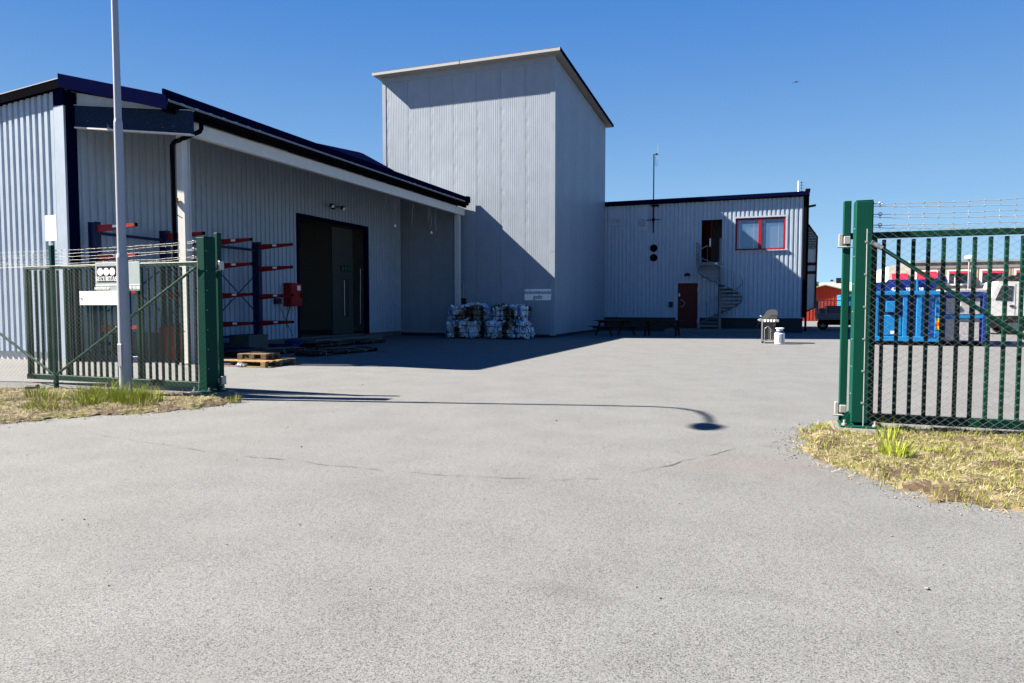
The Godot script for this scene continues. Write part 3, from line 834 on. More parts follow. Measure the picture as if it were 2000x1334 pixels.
# ---------------------------------------------------------------- annex
func annex() -> void:
	var t := thing("annex_building", "two storey grey corrugated annex with a red framed window beyond the tower", "building")
	var z := -39.8; var x0 := -9.2; var x1 := 1.65
	var holes := [[-4.98, -3.82, 0.21, 2.75], [-3.71, -2.58, 3.77, 6.21], [-1.89, 0.65, 4.47, 6.21]]
	wall(t, V(0, 0, z), Vector3.RIGHT, Vector3.BACK, x0, x1 - 0.1, 0.82, 7.22, 7.22, holes)
	wall(t, V(x1 - 0.05, 0, 0), Vector3.FORWARD, Vector3.RIGHT, -z + 0.1, 50.0, 0.82, 7.22, 7.22, [])
	var g := G.new()
	g.bx(V(x0, -0.05, z - 0.16), V(-4.98, 0.81, z - 0.03))
	g.bx(V(-3.82, -0.05, z - 0.16), V(x1 - 0.06, 0.81, z - 0.03))
	g.bx(V(x1 - 0.2, -0.05, -50), V(x1 - 0.065, 0.81, z - 0.165))
	part(t, "plinth", g, M.plinth)
	for q in [[x0, -5.04], [-3.76, x1]]:
		g = G.new()
		g.prism(PackedVector2Array([Vector2(0.0, 0.812), Vector2(0.07, 0.79), Vector2(0.07, 0.775), Vector2(0.075, 0.82), Vector2(0.0, 0.85)]), V(q[0], 0, z), Vector3.BACK, Vector3.UP, V(q[1] - q[0], 0, 0))
		part(t, "drip_flashing", g, M.sheet)
	g = G.new()
	g.bx(V(x0, 0, -50.2), V(x1 - 0.06, 7.2, -50.0))
	g.bx(V(x0 - 0.2, 0, -50), V(x0 - 0.02, 7.2, z - 0.17))
	part(t, "back_wall", g, M.wall_core)
	g = G.new()
	g.bx(V(x0, 3.55, -49.9), V(x1 - 0.25, 3.75, z - 0.17))
	g.bx(V(x0, 0.05, -49.9), V(x1 - 0.25, 0.2, z - 0.17))
	g.bx(V(-2.35, 3.76, -44), V(-2.25, 7.1, z - 0.17))
	g.bx(V(x0, 0.2, -43.2), V(x1 - 0.25, 7.1, -43.0))
	part(t, "room_shell", g, M.inside)
	g = G.new()
	g.bx(V(x0, 7.22, -50.3), V(x1 + 0.15, 7.46, z + 0.20))
	var roof := part(t, "roof", g, M.black_metal)
	pbox(roof, "edge_profile", V(x0, 7.27, z + 0.202), V(x1 + 0.152, 7.47, z + 0.235), M.navy)
	pbox(roof, "upstand", V(x1 - 0.05, 7.465, -50.2), V(x1 + 0.18, 7.60, z + 0.22), M.black_metal)
	pbox(t, "corner_trim", V(x1 - 0.12, 0.8, z - 0.14), V(x1 + 0.03, 7.22, z + 0.06), M.black_metal)
	g = G.new()
	g.tube([V(x1 + 0.09, 7.2, z - 0.02), V(x1 + 0.09, 0.1, z - 0.02)], 0.06, 10)
	part(t, "downpipe", g, M.black_metal)
	pbox(t, "corner_trim", V(x0 + 0.02, 0.8, z + 0.0), V(x0 + 0.16, 7.22, z + 0.052), M.sheet_b)
	# flat cover plates with round vents
	for q in [[-8.98, -8.12, 6.10], [-7.32, -6.68, 5.74]]:
		pbox(t, "cover_plate", V(q[0], q[2], z + 0.003), V(q[1], 7.22, z + 0.052), M.sheet)
	for q in [[-8.65, 6.39, 0.115], [-8.32, 6.38, 0.115]]:
		g = G.new()
		g.lathe(V(q[0], q[1], z + 0.05), [Vector2(q[2], 0.0), Vector2(q[2], 0.09), Vector2(q[2] - 0.025, 0.10), Vector2(q[2] - 0.03, 0.03), Vector2(0.0, 0.03)], 20, Basis(Vector3.RIGHT, PI / 2))
		part(t, "pipe_vent", g, M.sheet)
	g = G.new()
	g.lathe(V(-6.99, 6.21, z + 0.05), [Vector2(0.215, 0.0), Vector2(0.215, 0.06), Vector2(0.19, 0.07), Vector2(0.17, 0.02), Vector2(0.0, 0.02)], 24, Basis(Vector3.RIGHT, PI / 2))
	var lv := part(t, "louvre_vent", g, M.sheet)
	for k in 3:
		g = G.new()
		var w := 0.30 if k == 1 else 0.26
		g.box(V(-6.99, 6.10 + k * 0.11, z + 0.10), V(w, 0.075, 0.012), Basis(Vector3.RIGHT, -0.7))
		part(lv, "louvre", g, M.sheet)
	for y in [4.73, 4.19]:
		g = G.new()
		g.lathe(V(-6.32, y, z + 0.046), [Vector2(0.21, 0.0), Vector2(0.21, 0.05), Vector2(0.18, 0.06), Vector2(0.175, 0.015), Vector2(0.0, 0.015)], 24, Basis(Vector3.RIGHT, PI / 2))
		var vt := part(t, "round_vent", g, M.black_metal)
		for k in 5:
			var hw := sqrt(0.17 * 0.17 - pow((k - 2) * 0.06, 2.0))
			pbox(vt, "grille_bar", V(-6.32 - hw, y + (k - 2) * 0.06 - 0.008, z + 0.065), V(-6.32 + hw, y + (k - 2) * 0.06 + 0.008, z + 0.085), M.black_metal)
	# window with blinds
	var wf := G.new()
	var a := V(-1.89, 4.47, z); var b := V(0.65, 6.21, z)
	for q in [[a.x, a.y, b.x, a.y + 0.07], [a.x, b.y - 0.07, b.x, b.y], [a.x, a.y + 0.07, a.x + 0.07, b.y - 0.07], [b.x - 0.07, a.y + 0.07, b.x, b.y - 0.07], [-0.70, a.y + 0.07, -0.54, b.y - 0.07]]:
		wf.bev(V((q[0] + q[2]) * 0.5, (q[1] + q[3]) * 0.5, z - 0.02), V(q[2] - q[0], q[3] - q[1], 0.09), 0.006)
	var win := part(t, "window", wf, M.window_red)
	for q in [[-1.80, -0.70], [-0.54, 0.56]]:
		pbox(win, "pane", V(q[0], 4.56, z - 0.035), V(q[1], 6.12, z - 0.029), M.pane)
		g = G.new()
		for k in 38:
			g.box(V((q[0] + q[1]) * 0.5, 4.60 + k * 0.04, z - 0.09), V(q[1] - q[0] - 0.02, 0.0025, 0.034), Basis(Vector3.RIGHT, 0.62))
		part(win, "blind", g, M.blind, true)
		for f in [0.12, 0.78]:
			pbox(win, "blind_tape", V(lerpf(q[0], q[1], f) - 0.014, 4.58, z - 0.069), V(lerpf(q[0], q[1], f) + 0.014, 6.1, z - 0.067), M.sign_white)
	g = G.new()
	for q in [[a.x - 0.12, a.y - 0.10, b.x + 0.12, a.y - 0.012], [a.x - 0.12, b.y + 0.012, b.x + 0.12, b.y + 0.09], [a.x - 0.11, a.y - 0.012, a.x - 0.01, b.y + 0.012], [b.x + 0.01, a.y - 0.012, b.x + 0.11, b.y + 0.012]]:
		g.bx(V(q[0], q[1], z - 0.1), V(q[2], q[3], z + 0.058))
	part(win, "surround", g, M.sheet)
	pbox(win, "sill", V(a.x - 0.15, a.y - 0.052, z + 0.05), V(b.x + 0.15, a.y - 0.02, z + 0.12), M.sheet)
	# upper door: leaf swung in, frame
	g = G.new()
	g.bx(V(-3.78, 3.77, z - 0.1), V(-3.70, 6.21, z + 0.06)); g.bx(V(-2.59, 3.77, z - 0.1), V(-2.50, 6.21, z + 0.06)); g.bx(V(-3.78, 6.205, z - 0.1), V(-2.50, 6.29, z + 0.062))
	var ud := part(t, "door_frame", g, M.sheet_b)
	g = G.new()
	g.bev(V(-3.43, 4.98, z - 0.42), V(0.05, 2.38, 0.95), 0.006, Basis(Vector3.UP, 0.62))
	var dl := part(t, "door", g, M.door_red)
	pbox(dl, "handle", V(-3.27, 4.72, z - 0.12), V(-3.17, 5.20, z - 0.05), M.sign_white, 0.02)
	# lower door
	g = G.new()
	g.bx(V(-5.06, 0.2, z - 0.1), V(-4.95, 2.80, z + 0.06)); g.bx(V(-3.85, 0.2, z - 0.1), V(-3.74, 2.80, z + 0.06)); g.bx(V(-5.06, 2.72, z - 0.1), V(-3.74, 2.83, z + 0.062))
	part(t, "door_frame", g, M.sheet_b)
	var ld := pbox(t, "door", V(-4.94, 0.23, z - 0.07), V(-3.86, 2.71, z - 0.01), M.door_red, 0.006)
	g = G.new()
	var arc := []
	for k in 13:
		var an := -PI / 2 + PI * k / 12.0
		arc.append(V(-4.80 + 0.24 * cos(an) , 1.58 + 0.20 * sin(an), z + 0.05))
	g.tube(arc, 0.016, 6)
	part(ld, "pull_handle", g, M.steel)
	pbox(ld, "lock_plate", V(-4.90, 1.98, z - 0.008), V(-4.83, 2.14, z + 0.012), M.sign_white)
	pbox(ld, "hinge", V(-3.88, 0.5, z - 0.008), V(-3.85, 0.72, z + 0.02), M.zinc); pbox(ld, "hinge", V(-3.88, 2.25, z - 0.008), V(-3.85, 2.47, z + 0.02), M.zinc)
	pbox(t, "door_sill", V(-5.05, 0.14, z - 0.1), V(-3.75, 0.2, z + 0.10), M.zinc)
	pbox(t, "switch_box", V(-5.42, 1.35, z + 0.04), V(-5.22, 1.68, z + 0.13), M.plastic_dark, 0.01)
	# dome lamp over the lower door
	var dm := thing("dome_lamp", "dark dome shaped wall lamp above the dark red door", "lamp", V(-4.42, 3.12, z + 0.045))
	g = G.new()
	g.lathe(V(0, 0, 0.08), [Vector2(0.17, 0.0), Vector2(0.165, 0.06), Vector2(0.13, 0.12), Vector2(0.07, 0.155), Vector2(0.0, 0.165)], 20)
	g.lathe(V(0, 0, 0.08), [Vector2(0.0, 0.0), Vector2(0.17, 0.0)], 20)
	part(dm, "shade", g, M.plastic_dark)
	pbox(dm, "bracket", V(-0.05, 0.0, -0.01), V(0.05, 0.14, 0.06), M.plastic_dark)
	# antenna mast clamped to the wall
	var am := thing("antenna_mast", "thin antenna mast with folded dipole clamped to the annex wall", "antenna", V(-6.35, 0, z + 0.16))
	g = G.new()
	g.tube([V(0, 5.6, 0), V(0, 9.98, 0)], 0.032, 8)
	part(am, "mast", g, M.black_metal)
	g = G.new()
	g.tube([V(-0.4, 6.32, -0.10), V(-0.12, 6.34, -0.02), V(0, 6.34, 0.0), V(0.12, 6.34, -0.02), V(0.4, 6.32, -0.10)], 0.02, 6)
	g.bx(V(-0.06, 6.26, -0.12), V(0.06, 6.42, 0.04))
	part(am, "wall_clamp", g, M.black_metal)
	pbox(am, "roof_clamp", V(-0.12, 7.08, -0.11), V(0.3, 7.16, 0.05), M.black_metal)
	g = G.new()
	g.tube([V(-0.06, 9.98, 0), V(0.27, 10.0, 0)], 0.018, 6)
	g.bx(V(0.10, 9.96, -0.03), V(0.18, 10.05, 0.03))
	part(am, "cross_arm", g, M.black_metal)
	g = G.new()
	var lp := []
	for k in 9:
		lp.append(V(0.14 + 0.045 * cos(PI + PI * k / 8.0), 9.38 + 0.05 * sin(PI + PI * k / 8.0), 0))
	g.tube([V(0.095, 9.97, 0)] + lp + [V(0.185, 9.97, 0)], 0.009, 5)
	g.tube([V(0.20, 10.0, 0), V(0.22, 10.6, 0)], 0.008, 5)
	g.tube([V(0.25, 10.0, 0), V(0.24, 10.55, 0)], 0.006, 5)
	part(am, "dipole", g, M.zinc)
	var a2 := thing("stub_antenna", "short white stub antenna on the annex roof corner", "antenna", V(1.28, 7.46, z - 0.4))
	g = G.new()
	g.tube([V(0, 0, 0), V(0, 0.66, 0)], 0.045, 10)
	part(a2, "radome", g, M.sign_white)
	g = G.new()
	g.tube([V(0.13, 0, 0), V(0.13, 0.62, 0)], 0.012, 6)
	for k in 4:
		g.tube([V(0.07, 0.12 + k * 0.15, 0), V(0.24, 0.12 + k * 0.15, 0)], 0.010, 5)
	part(a2, "yagi_rods", g, M.black_metal)
	var fl := thing("corner_lamp", "flat floodlight sticking out from the annex corner", "lamp", V(x1 + 0.05, 6.75, z - 0.3))
	g = G.new()
	g.tube([V(0, 0, 0), V(0.12, 0.0, 0)], 0.025, 6)
	part(fl, "arm", g, M.black_metal)
	g = G.new()
	g.bev(V(0.27, 0.0, 0.0), V(0.34, 0.10, 0.26), 0.02, Basis(Vector3.BACK, 0.15))
	part(fl, "lamp_head", g, M.plastic_dark)
	# glazed bay on the far side wall
	var bay := thing("glazed_bay", "narrow white and glass bay with brown bands on the annex side wall", "bay", V(1.62, 0, -44.0))
	var prof := PackedVector2Array([Vector2(0, 0.95), Vector2(0.78, 1.35), Vector2(0.82, 5.45), Vector2(0.30, 6.25), Vector2(0, 6.25)])
	g = G.new()
	g.prism(prof, V(0, 0, 0), Vector3.RIGHT, Vector3.UP, V(0, 0, -3.5))
	part(bay, "body", g, M.white_paint)
	g = G.new()
	g.tube([V(0.30, 6.27, 0.03), V(0.84, 5.46, 0.03), V(0.80, 1.34, 0.03), V(0, 0.93, 0.03)], 0.05, 6)
	part(bay, "frame", g, M.brown_frame)
	g = G.new()
	g.prism(PackedVector2Array([Vector2(0.02, 4.75), Vector2(0.77, 4.75), Vector2(0.77, 5.40), Vector2(0.30, 6.15), Vector2(0.02, 6.15)]), V(0, 0, 0.003), Vector3.RIGHT, Vector3.UP, V(0, 0, 0.012))
	part(bay, "pane", g, M.dark_pane)
	for y in [3.30, 3.80]:
		pbox(bay, "brown_band", V(0.02, y, 0.003), V(0.79, y + 0.18, 0.02), M.brown_frame)
	for k in 7:
		pbox(bay, "louvre_slat", V(0.05, 4.80 + k * 0.15, 0.018), V(0.76, 4.83 + k * 0.15, 0.03), M.zinc)
	# landing in front of the doors
	var ln := pbox(self, "landing", V(-5.3, -0.05, -39.74), V(-0.25, 0.20, -36.9), M.concrete, 0.02)
	struct(ln)
	spiral_stair()

func spiral_stair() -> void:
	var c := V(-2.58, 0, -38.45)
	var t := thing("spiral_staircase", "grey steel spiral staircase winding up to the open upper door", "staircase", c)
	var g := G.new()
	g.tube([V(0, 0.2, 0), V(0, 5.05, 0)], 0.085, 14)
	part(t, "centre_pole", g, M.stair)
	var R := 1.12
	var n := 18
	var at := func(f: float, r: float) -> Vector3:
		var an := deg_to_rad(lerpf(-175.0, 230.0, f))
		return V(r * cos(an), 0, r * sin(an))
	for k in n:
		var f0 := float(k) / n; var f1 := float(k + 1.15) / n
		var y := 0.2 + 3.5 * (k + 1) / n
		g = G.new()
		var p := [at.call(f0, 0.08), at.call(f0, R), at.call((f0 + f1) * 0.5, R + 0.01), at.call(f1, R), at.call(f1, 0.08)]
		var poly := PackedVector2Array()
		for q in p:
			poly.append(Vector2(q.x, q.z))
		g.prism(poly, V(0, y, 0), Vector3.RIGHT, Vector3.BACK, V(0, 0.022, 0))
		g.beam(p[0] + V(0, y - 0.05, 0), p[1] + V(0, y - 0.05, 0), 0.025, 0.09)
		part(t, "tread", g, M.stair)
	pbox(t, "platform", V(-1.25, 3.70, -1.28), V(0.0, 3.75, 0.15), M.stair)
	pbox(t, "platform_edge", V(-1.25, 3.60, 0.151), V(0.05, 3.78, 0.18), M.stair)
	pbox(t, "notice_plate", V(-0.28, 3.64, 0.181), V(-0.14, 3.74, 0.186), M.sign_white)
	# outer stringer, handrail and balusters
	var rail := []; var str := []
	for k in 61:
		var f := k / 60.0
		rail.append(at.call(f, R + 0.04) + V(0, 0.2 + 3.5 * f + 1.05, 0))
		str.append(at.call(f, R + 0.03) + V(0, 0.2 + 3.5 * f + 0.12, 0))
	g = G.new()
	g.tube(rail, 0.021, 8)
	part(t, "handrail", g, M.steel)
	g = G.new()
	g.tube(str, 0.024, 6)
	part(t, "stringer", g, M.stair)
	for k in n + 1:
		if k % 2 == 0 or k == n:
			g = G.new()
			var f := float(k) / n
			g.tube([at.call(f, R + 0.035) + V(0, 0.2 + 3.5 * f, 0), at.call(f, R + 0.04) + V(0, 0.2 + 3.5 * f + 1.05, 0)], 0.013, 6)
			part(t, "baluster", g, M.stair)
	g = G.new()
	g.bx(V(-1.25, 3.7, 0.14), V(-1.19, 4.85, 0.2)); g.bx(V(-1.25, 3.7, -1.2), V(-1.19, 4.85, -1.14))
	g.tube([V(-1.22, 4.83, -1.17), V(-1.22, 4.83, 0.17)], 0.021, 8)
	part(t, "platform_post", g, M.stair)

# ---------------------------------------------------------------- far right: skips, lorry, trailer, sheds
func tree(at: Vector3, h: float, r: float, label: String, n: int) -> void:
	var t := thing("leafy_tree", label, "tree", at, "far trees")
	var g := G.new()
	g.tube([V(0, -0.1, 0), V(0.05, h * 0.4, 0.03), V(-0.05, h * 0.8, 0)], [0.18, 0.13, 0.05], 8)
	for k in 5:
		var an := TAU * k / 5.0
		g.tube([V(0.03, h * (0.35 + 0.07 * k), 0), V(cos(an) * r * 0.6, h * (0.55 + 0.07 * k), sin(an) * r * 0.6)], [0.06, 0.02], 5)
	part(t, "trunk", g, M.bark)
	g = G.new()
	g.painted = true
	var cl := []
	for k in 14:
		var d := V(rng.randfn(), rng.randfn() * 0.8, rng.randfn()).normalized() * rng.randf_range(0.3, 0.85)
		cl.append(V(d.x * r, h * 0.68 + d.y * h * 0.32, d.z * r))
	for k in n:
		var c: Vector3 = cl[k % 14] + V(rng.randfn(), rng.randfn() * 0.8, rng.randfn()) * r * 0.2
		var s := rng.randf_range(0.10, 0.24)
		var b := Basis(V(rng.randfn(), rng.randfn(), rng.randfn()).normalized(), rng.randf() * TAU)
		var q := rng.randf_range(0.6, 1.25)
		g.col = Color(0.075 * q, 0.10 * q, 0.018 * q)
		g.qd(c - b.x * s, c - b.y * s * 0.6, c + b.x * s, c + b.y * s * 0.6, b.z)
	part(t, "crown", g, M.leaf)

func wheel(parent: Node, at: Vector3, r: float, w: float) -> void:
	var g := G.new()
	var b := Basis(Vector3.RIGHT, PI / 2)
	g.lathe(at, [Vector2(r * 0.6, -w / 2), Vector2(r * 0.93, -w / 2), Vector2(r, -w * 0.35), Vector2(r, w * 0.35), Vector2(r * 0.93, w / 2), Vector2(r * 0.6, w / 2)], 24, b)
	var o := part(parent, "wheel", g, M.rubber)
	g = G.new()
	g.lathe(at, [Vector2(r * 0.6, w * 0.46), Vector2(r * 0.52, w * 0.25), Vector2(r * 0.22, w * 0.2), Vector2(r * 0.2, w * 0.42), Vector2(0, w * 0.42)], 20, b)
	part(o, "rim", g, M.zinc)

func backdrop() -> void:
	# blue waste compactor container
	var t := thing("waste_container", "bright blue ribbed steel waste container numbered 42 behind the gate bars", "container", V(3.55, 0.0, -28.6))
	var W := 2.2; var Hh := 1.98; var D := 4.6
	pbox(t, "body", V(0, 0.16, -D), V(W, Hh, -0.10), M.skip_blue, 0.02)
	for q in [[0.0, 0.16], [0.16 + 0.0, 0.02], [0.98, 0.14], [1.42, 0.16], [2.02, 0.18]]:
		pbox(t, "upright_rib", V(q[0], 0.17, -0.099), V(q[0] + q[1], Hh - 0.01, 0.02), M.skip_blue, 0.01)
	pbox(t, "top_rail", V(-0.02, Hh - 0.14, -0.09), V(W + 0.02, Hh + 0.004, 0.05), M.skip_blue, 0.012)
	pbox(t, "bottom_rail", V(0.0, 0.14, -0.09), V(W, 0.32, 0.035), M.skip_blue, 0.012)
	pbox(t, "recess_panel", V(0.19, 1.12, -0.098), V(0.97, 1.80, -0.05), M.skip_dark)
	pbox(t, "recess_panel", V(1.13, 0.34, -0.098), V(1.41, 1.83, -0.05), M.skip_dark)
	pbox(t, "control_box", V(0.42, 1.22, -0.04), V(0.82, 1.62, 0.06), M.skip_blue, 0.01)
	pbox(t, "lower_panel", V(0.2, 0.34, -0.098), V(0.96, 1.10, 0.0), M.skip_blue, 0.03)
	pbox(t, "notice_plate", V(0.60, 0.42, 0.002), V(0.82, 0.52, 0.006), M.sign_white)
	for k in 5:
		var g := G.new()
		var y := 0.40 + k * 0.32
		g.tube([V(1.66, y, 0.0), V(1.66, y, 0.06), V(1.92, y + 0.02, 0.06), V(1.92, y + 0.16, 0.05)], 0.016, 5)
		part(t, "ladder_hook", g, M.skip_dark)
	for k in 3:
		pbox(t, "reflector", V(2.02, 0.58 + k * 0.14, 0.022), V(2.19, 0.715 + k * 0.14, 0.028), [M.yellow, M.orange, M.yellow][k])
	# hopper walls standing above the body
	var hp := G.new()
	hp.prism(PackedVector2Array([Vector2(0.1, Hh + 0.005), Vector2(W - 0.1, Hh + 0.005), Vector2(W - 0.2, 2.42), Vector2(0.55, 2.42)]), V(0, 0, -0.4), Vector3.RIGHT, Vector3.UP, V(0, 0, -0.06))
	hp.prism(PackedVector2Array([Vector2(0.1, Hh + 0.005), Vector2(W - 0.1, Hh + 0.005), Vector2(W - 0.2, 2.42), Vector2(0.55, 2.42)]), V(0, 0, -3.4), Vector3.RIGHT, Vector3.UP, V(0, 0, -0.06))
	part(t, "hopper", hp, M.skip_dark)
	for x in [0.85, 1.45, 1.75]:
		pbox(t, "hopper_rib", V(x, Hh + 0.005, -0.39), V(x + 0.05, 2.4, -0.34), M.skip_blue)
	var lever := G.new()
	lever.box(V(2.15, 2.35, -0.3), V(0.5, 0.28, 0.08), Basis(Vector3.BACK, 0.45))
	part(t, "hopper_flap", lever, M.skip_dark)
	text(t, "lettering", "42", V(0.72, 2.06, -0.335), 0.13, M.sign_white)
	text(t, "lettering", "157", V(1.22, 2.06, -0.335), 0.11, M.sign_white)
	text(t, "lettering", "18", V(1.60, 2.06, -0.335), 0.11, M.sign_white)
	pbox(t, "skid", V(0.1, 0.0, -D), V(0.35, 0.16, -0.15), M.black_metal); pbox(t, "skid", V(W - 0.35, 0.0, -D), V(W - 0.1, 0.16, -0.15), M.black_metal)
	# grey panelled container beside it
	t = thing("panel_container", "grey panelled container in a dark blue frame beside the bright blue container", "container", V(5.86, 0.0, -28.7))
	pbox(t, "body", V(0, 0.14, -4.2), V(1.36, 1.90, -0.08), M.skip_dark, 0.02)
	for y in [[0.20, 0.98], [1.14, 1.72]]:
		for x in [[0.06, 0.40], [0.50, 0.78], [0.82, 1.10]]:
			pbox(t, "side_panel", V(x[0], y[0], -0.079), V(x[1], y[1], -0.03), M.skip_grey, 0.01)
	pbox(t, "mid_rail", V(-0.01, 1.0, -0.079), V(1.2, 1.12, 0.01), M.skip_blue)
	pbox(t, "end_post", V(1.18, 0.16, -0.079), V(1.36, 1.89, 0.05), M.skip_dark, 0.01)
	pbox(t, "top_rail", V(-0.01, 1.78, -0.079), V(1.38, 1.92, 0.02), M.skip_dark)
	pbox(t, "lid", V(0.0, 1.93, -4.2), V(1.36, 2.05, -0.05), M.skip_grey, 0.02)
	pbox(t, "skid", V(0.1, 0.0, -4.1), V(0.4, 0.14, -0.12), M.black_metal); pbox(t, "skid", V(0.9, 0.0, -4.1), V(1.2, 0.14, -0.12), M.black_metal)
	# white lorry
	t = thing("white_lorry", "white lorry cab with black chassis parked behind the containers", "lorry", V(10.35, -0.02, -41.0))
	var g2 := G.new()
	g2.prism(PackedVector2Array([Vector2(0.0, 0.95), Vector2(2.0, 0.95), Vector2(2.0, 2.65), Vector2(0.35, 2.70), Vector2(0.05, 1.85)]), V(0, 0, 0), Vector3.RIGHT, Vector3.UP, V(0, 0, -2.3))
	var cab := part(t, "cab", g2, M.truck_white)
	g2 = G.new()
	g2.prism(PackedVector2Array([Vector2(0.22, 1.75), Vector2(0.95, 1.70), Vector2(0.98, 2.45), Vector2(0.48, 2.48)]), V(0, 0, 0.002), Vector3.RIGHT, Vector3.UP, V(0, 0, 0.01))
	part(cab, "side_window", g2, M.dark_pane)
	pbox(cab, "door_seam", V(1.06, 1.0, 0.001), V(1.075, 2.55, 0.006), M.plastic_dark)
	pbox(cab, "door_handle", V(0.84, 1.42, 0.002), V(1.02, 1.50, 0.03), M.plastic_dark)
	g2 = G.new()
	g2.prism(PackedVector2Array([Vector2(0.55, 2.71), Vector2(1.9, 2.69), Vector2(1.9, 3.05), Vector2(1.0, 3.0)]), V(0, 0, -0.3), Vector3.RIGHT, Vector3.UP, V(0, 0, -1.7))
	part(cab, "roof_deflector", g2, M.plastic_dark)
	pbox(t, "wheel_arch", V(0.35, 0.62, -0.3), V(1.85, 1.0, 0.02), M.plastic_dark, 0.05)
	pbox(t, "bumper", V(-0.15, 0.35, -2.25), V(0.4, 0.95, -0.02), M.plastic_dark, 0.03)
	pbox(t, "chassis", V(0.3, 0.65, -1.7), V(8.5, 0.95, -0.6), M.black_metal)
	for k in 3:
		pbox(t, "side_guard", V(2.5, 0.45 + k * 0.26, -0.12), V(5.2, 0.57 + k * 0.26, -0.08), M.truck_white)
	pbox(t, "fuel_tank", V(2.3, 0.5, -0.6), V(3.6, 1.1, -0.14), M.plastic_dark, 0.06)
	pbox(t, "load_bed", V(2.4, 1.15, -2.3), V(8.5, 1.35, 0.0), M.plastic_dark)
	var mr := G.new()
	mr.beam(V(2.4, 1.4, -0.2), V(5.5, 2.2, -0.2), 0.08, 0.12)
	part(t, "crane_arm", mr, M.plastic_dark)
	for x in [1.1, 6.2]:
		wheel(t, V(x, 0.5, -0.2), 0.5, 0.3)
		wheel(t, V(x, 0.5, -2.1), 0.5, 0.3)
	# caged trailer
	t = thing("caged_trailer", "low galvanised trailer with wire mesh sides beyond the annex corner", "trailer", V(2.62, 0, -44.2))
	pbox(t, "bed", V(0, 0.62, -3.2), V(2.6, 0.78, 0), M.stair)
	pbox(t, "front_board", V(-0.02, 0.79, 0.0), V(2.62, 1.0, 0.03), M.stair)
	pbox(t, "side_board", V(-0.03, 0.79, -3.2), V(0.0, 1.75, 0.0), M.stair)
	g2 = G.new()
	for k in 27:
		g2.tube([V(k * 0.1, 1.0, 0.015), V(k * 0.1, 1.72, 0.015)], 0.006, 4, false)
	for k in 8:
		g2.tube([V(0, 1.02 + k * 0.1, 0.015), V(2.6, 1.02 + k * 0.1, 0.015)], 0.006, 4, false)
	part(t, "mesh_side", g2, M.zinc, true)
	g2 = G.new()
	g2.tube([V(0, 1.0, 0.02), V(0, 1.76, 0.02), V(2.6, 1.76, 0.02), V(2.6, 1.0, 0.02)], 0.025, 6)
	part(t, "mesh_frame", g2, M.zinc)
	pbox(t, "load", V(0.5, 0.79, -2.6), V(2.3, 1.45, -0.5), M.plastic_dark, 0.05)
	pbox(t, "load", V(0.1, 0.79, -1.4), V(0.42, 1.3, -0.3), M.plastic_dark, 0.05)
	pbox(t, "tow_bar", V(1.1, 0.5, -0.2), V(1.5, 0.6, 0.9), M.black_metal)
	wheel(t, V(0.35, 0.32, -1.5), 0.32, 0.2); wheel(t, V(2.2, 0.32, -1.5), 0.32, 0.2)
	pbox(t, "axle", V(0.1, 0.28, -1.55), V(2.5, 0.62, -1.45), M.black_metal)
	# blue skip behind the trailer
	t = thing("blue_skip", "blue open skip standing behind the caged trailer", "skip", V(5.0, 0, -58))
	pbox(t, "body", V(0, 0.15, -3), V(3.2, 2.15, 0), M.skip_blue, 0.03)
	for k in 6:
		pbox(t, "rib", V(0.05 + k * 0.62, 0.2, 0.0), V(0.15 + k * 0.62, 2.1, 0.08), M.skip_dark)
	pbox(t, "rim", V(-0.04, 2.15, -3.05), V(3.25, 2.28, 0.1), M.skip_blue)
	pbox(t, "skid", V(0.2, 0, -3), V(3.0, 0.15, -0.05), M.black_metal)
	pbox(t, "notice_plate", V(1.05, 0.9, 0.01), V(1.5, 1.7, 0.02), M.sign_white)
	# red shed
	t = thing("red_shed", "red wooden shed with a low gable roof far behind the trailer", "shed", V(2.6, 0, -72))
	var sp := PackedVector2Array([Vector2(0, 0), Vector2(4.4, 0), Vector2(4.4, 2.75), Vector2(2.2, 3.35), Vector2(0, 2.75)])
	g2 = G.new()
	g2.prism(sp, V(0, 0, 0), Vector3.RIGHT, Vector3.UP, V(0, 0, -6))
	part(t, "wall", g2, M.falu)
	for k in 14:
		var x := 0.16 + k * 0.31
		pbox(t, "batten", V(x, 0.02, 0.0), V(x + 0.05, 2.72 + 0.27 * (minf(x, 4.35 - x)), 0.03), M.falu)
	g2 = G.new()
	g2.prism(PackedVector2Array([Vector2(-0.3, 2.70), Vector2(2.2, 3.38), Vector2(4.7, 2.70), Vector2(4.7, 2.80), Vector2(2.2, 3.48), Vector2(-0.3, 2.80)]), V(0, 0, 0.3), Vector3.RIGHT, Vector3.UP, V(0, 0, -6.6))
	part(t, "roof", g2, M.eave_band)
	t = thing("dark_roofed_store", "long low store with dark roof behind the red shed", "shed", V(5.5, 0, -84))
	pbox(t, "wall", V(0, 0, -5), V(14, 2.9, 0), M.wall_core)
	g2 = G.new()
	g2.prism(PackedVector2Array([Vector2(0.4, 2.9), Vector2(-5.4, 2.9), Vector2(-2.5, 4.1)]), V(-0.3, 0, 0), Vector3.BACK, Vector3.UP, V(14.6, 0, 0))
	part(t, "roof", g2, M.eave_band)
	pbox(t, "roof_stack", V(1.4, 3.6, -2.6), V(1.9, 4.6, -2.2), M.plastic_dark)
	# beige office block
	t = thing("beige_office_block", "long beige clad office block with red window awnings across the yard", "building", V(8.7, 0, -62))
	pbox(t, "wall", V(1.6, 0, -9), V(26, 4.35, 0), M.beige)
	g2 = G.new()
	g2.prism(PackedVector2Array([Vector2(0, 0), Vector2(1.6, 0), Vector2(1.6, 4.95), Vector2(0, 4.55)]), V(0, 0, 0.05), Vector3.RIGHT, Vector3.UP, V(0, 0, -9))
	part(t, "end_wall", g2, M.beige_pale)
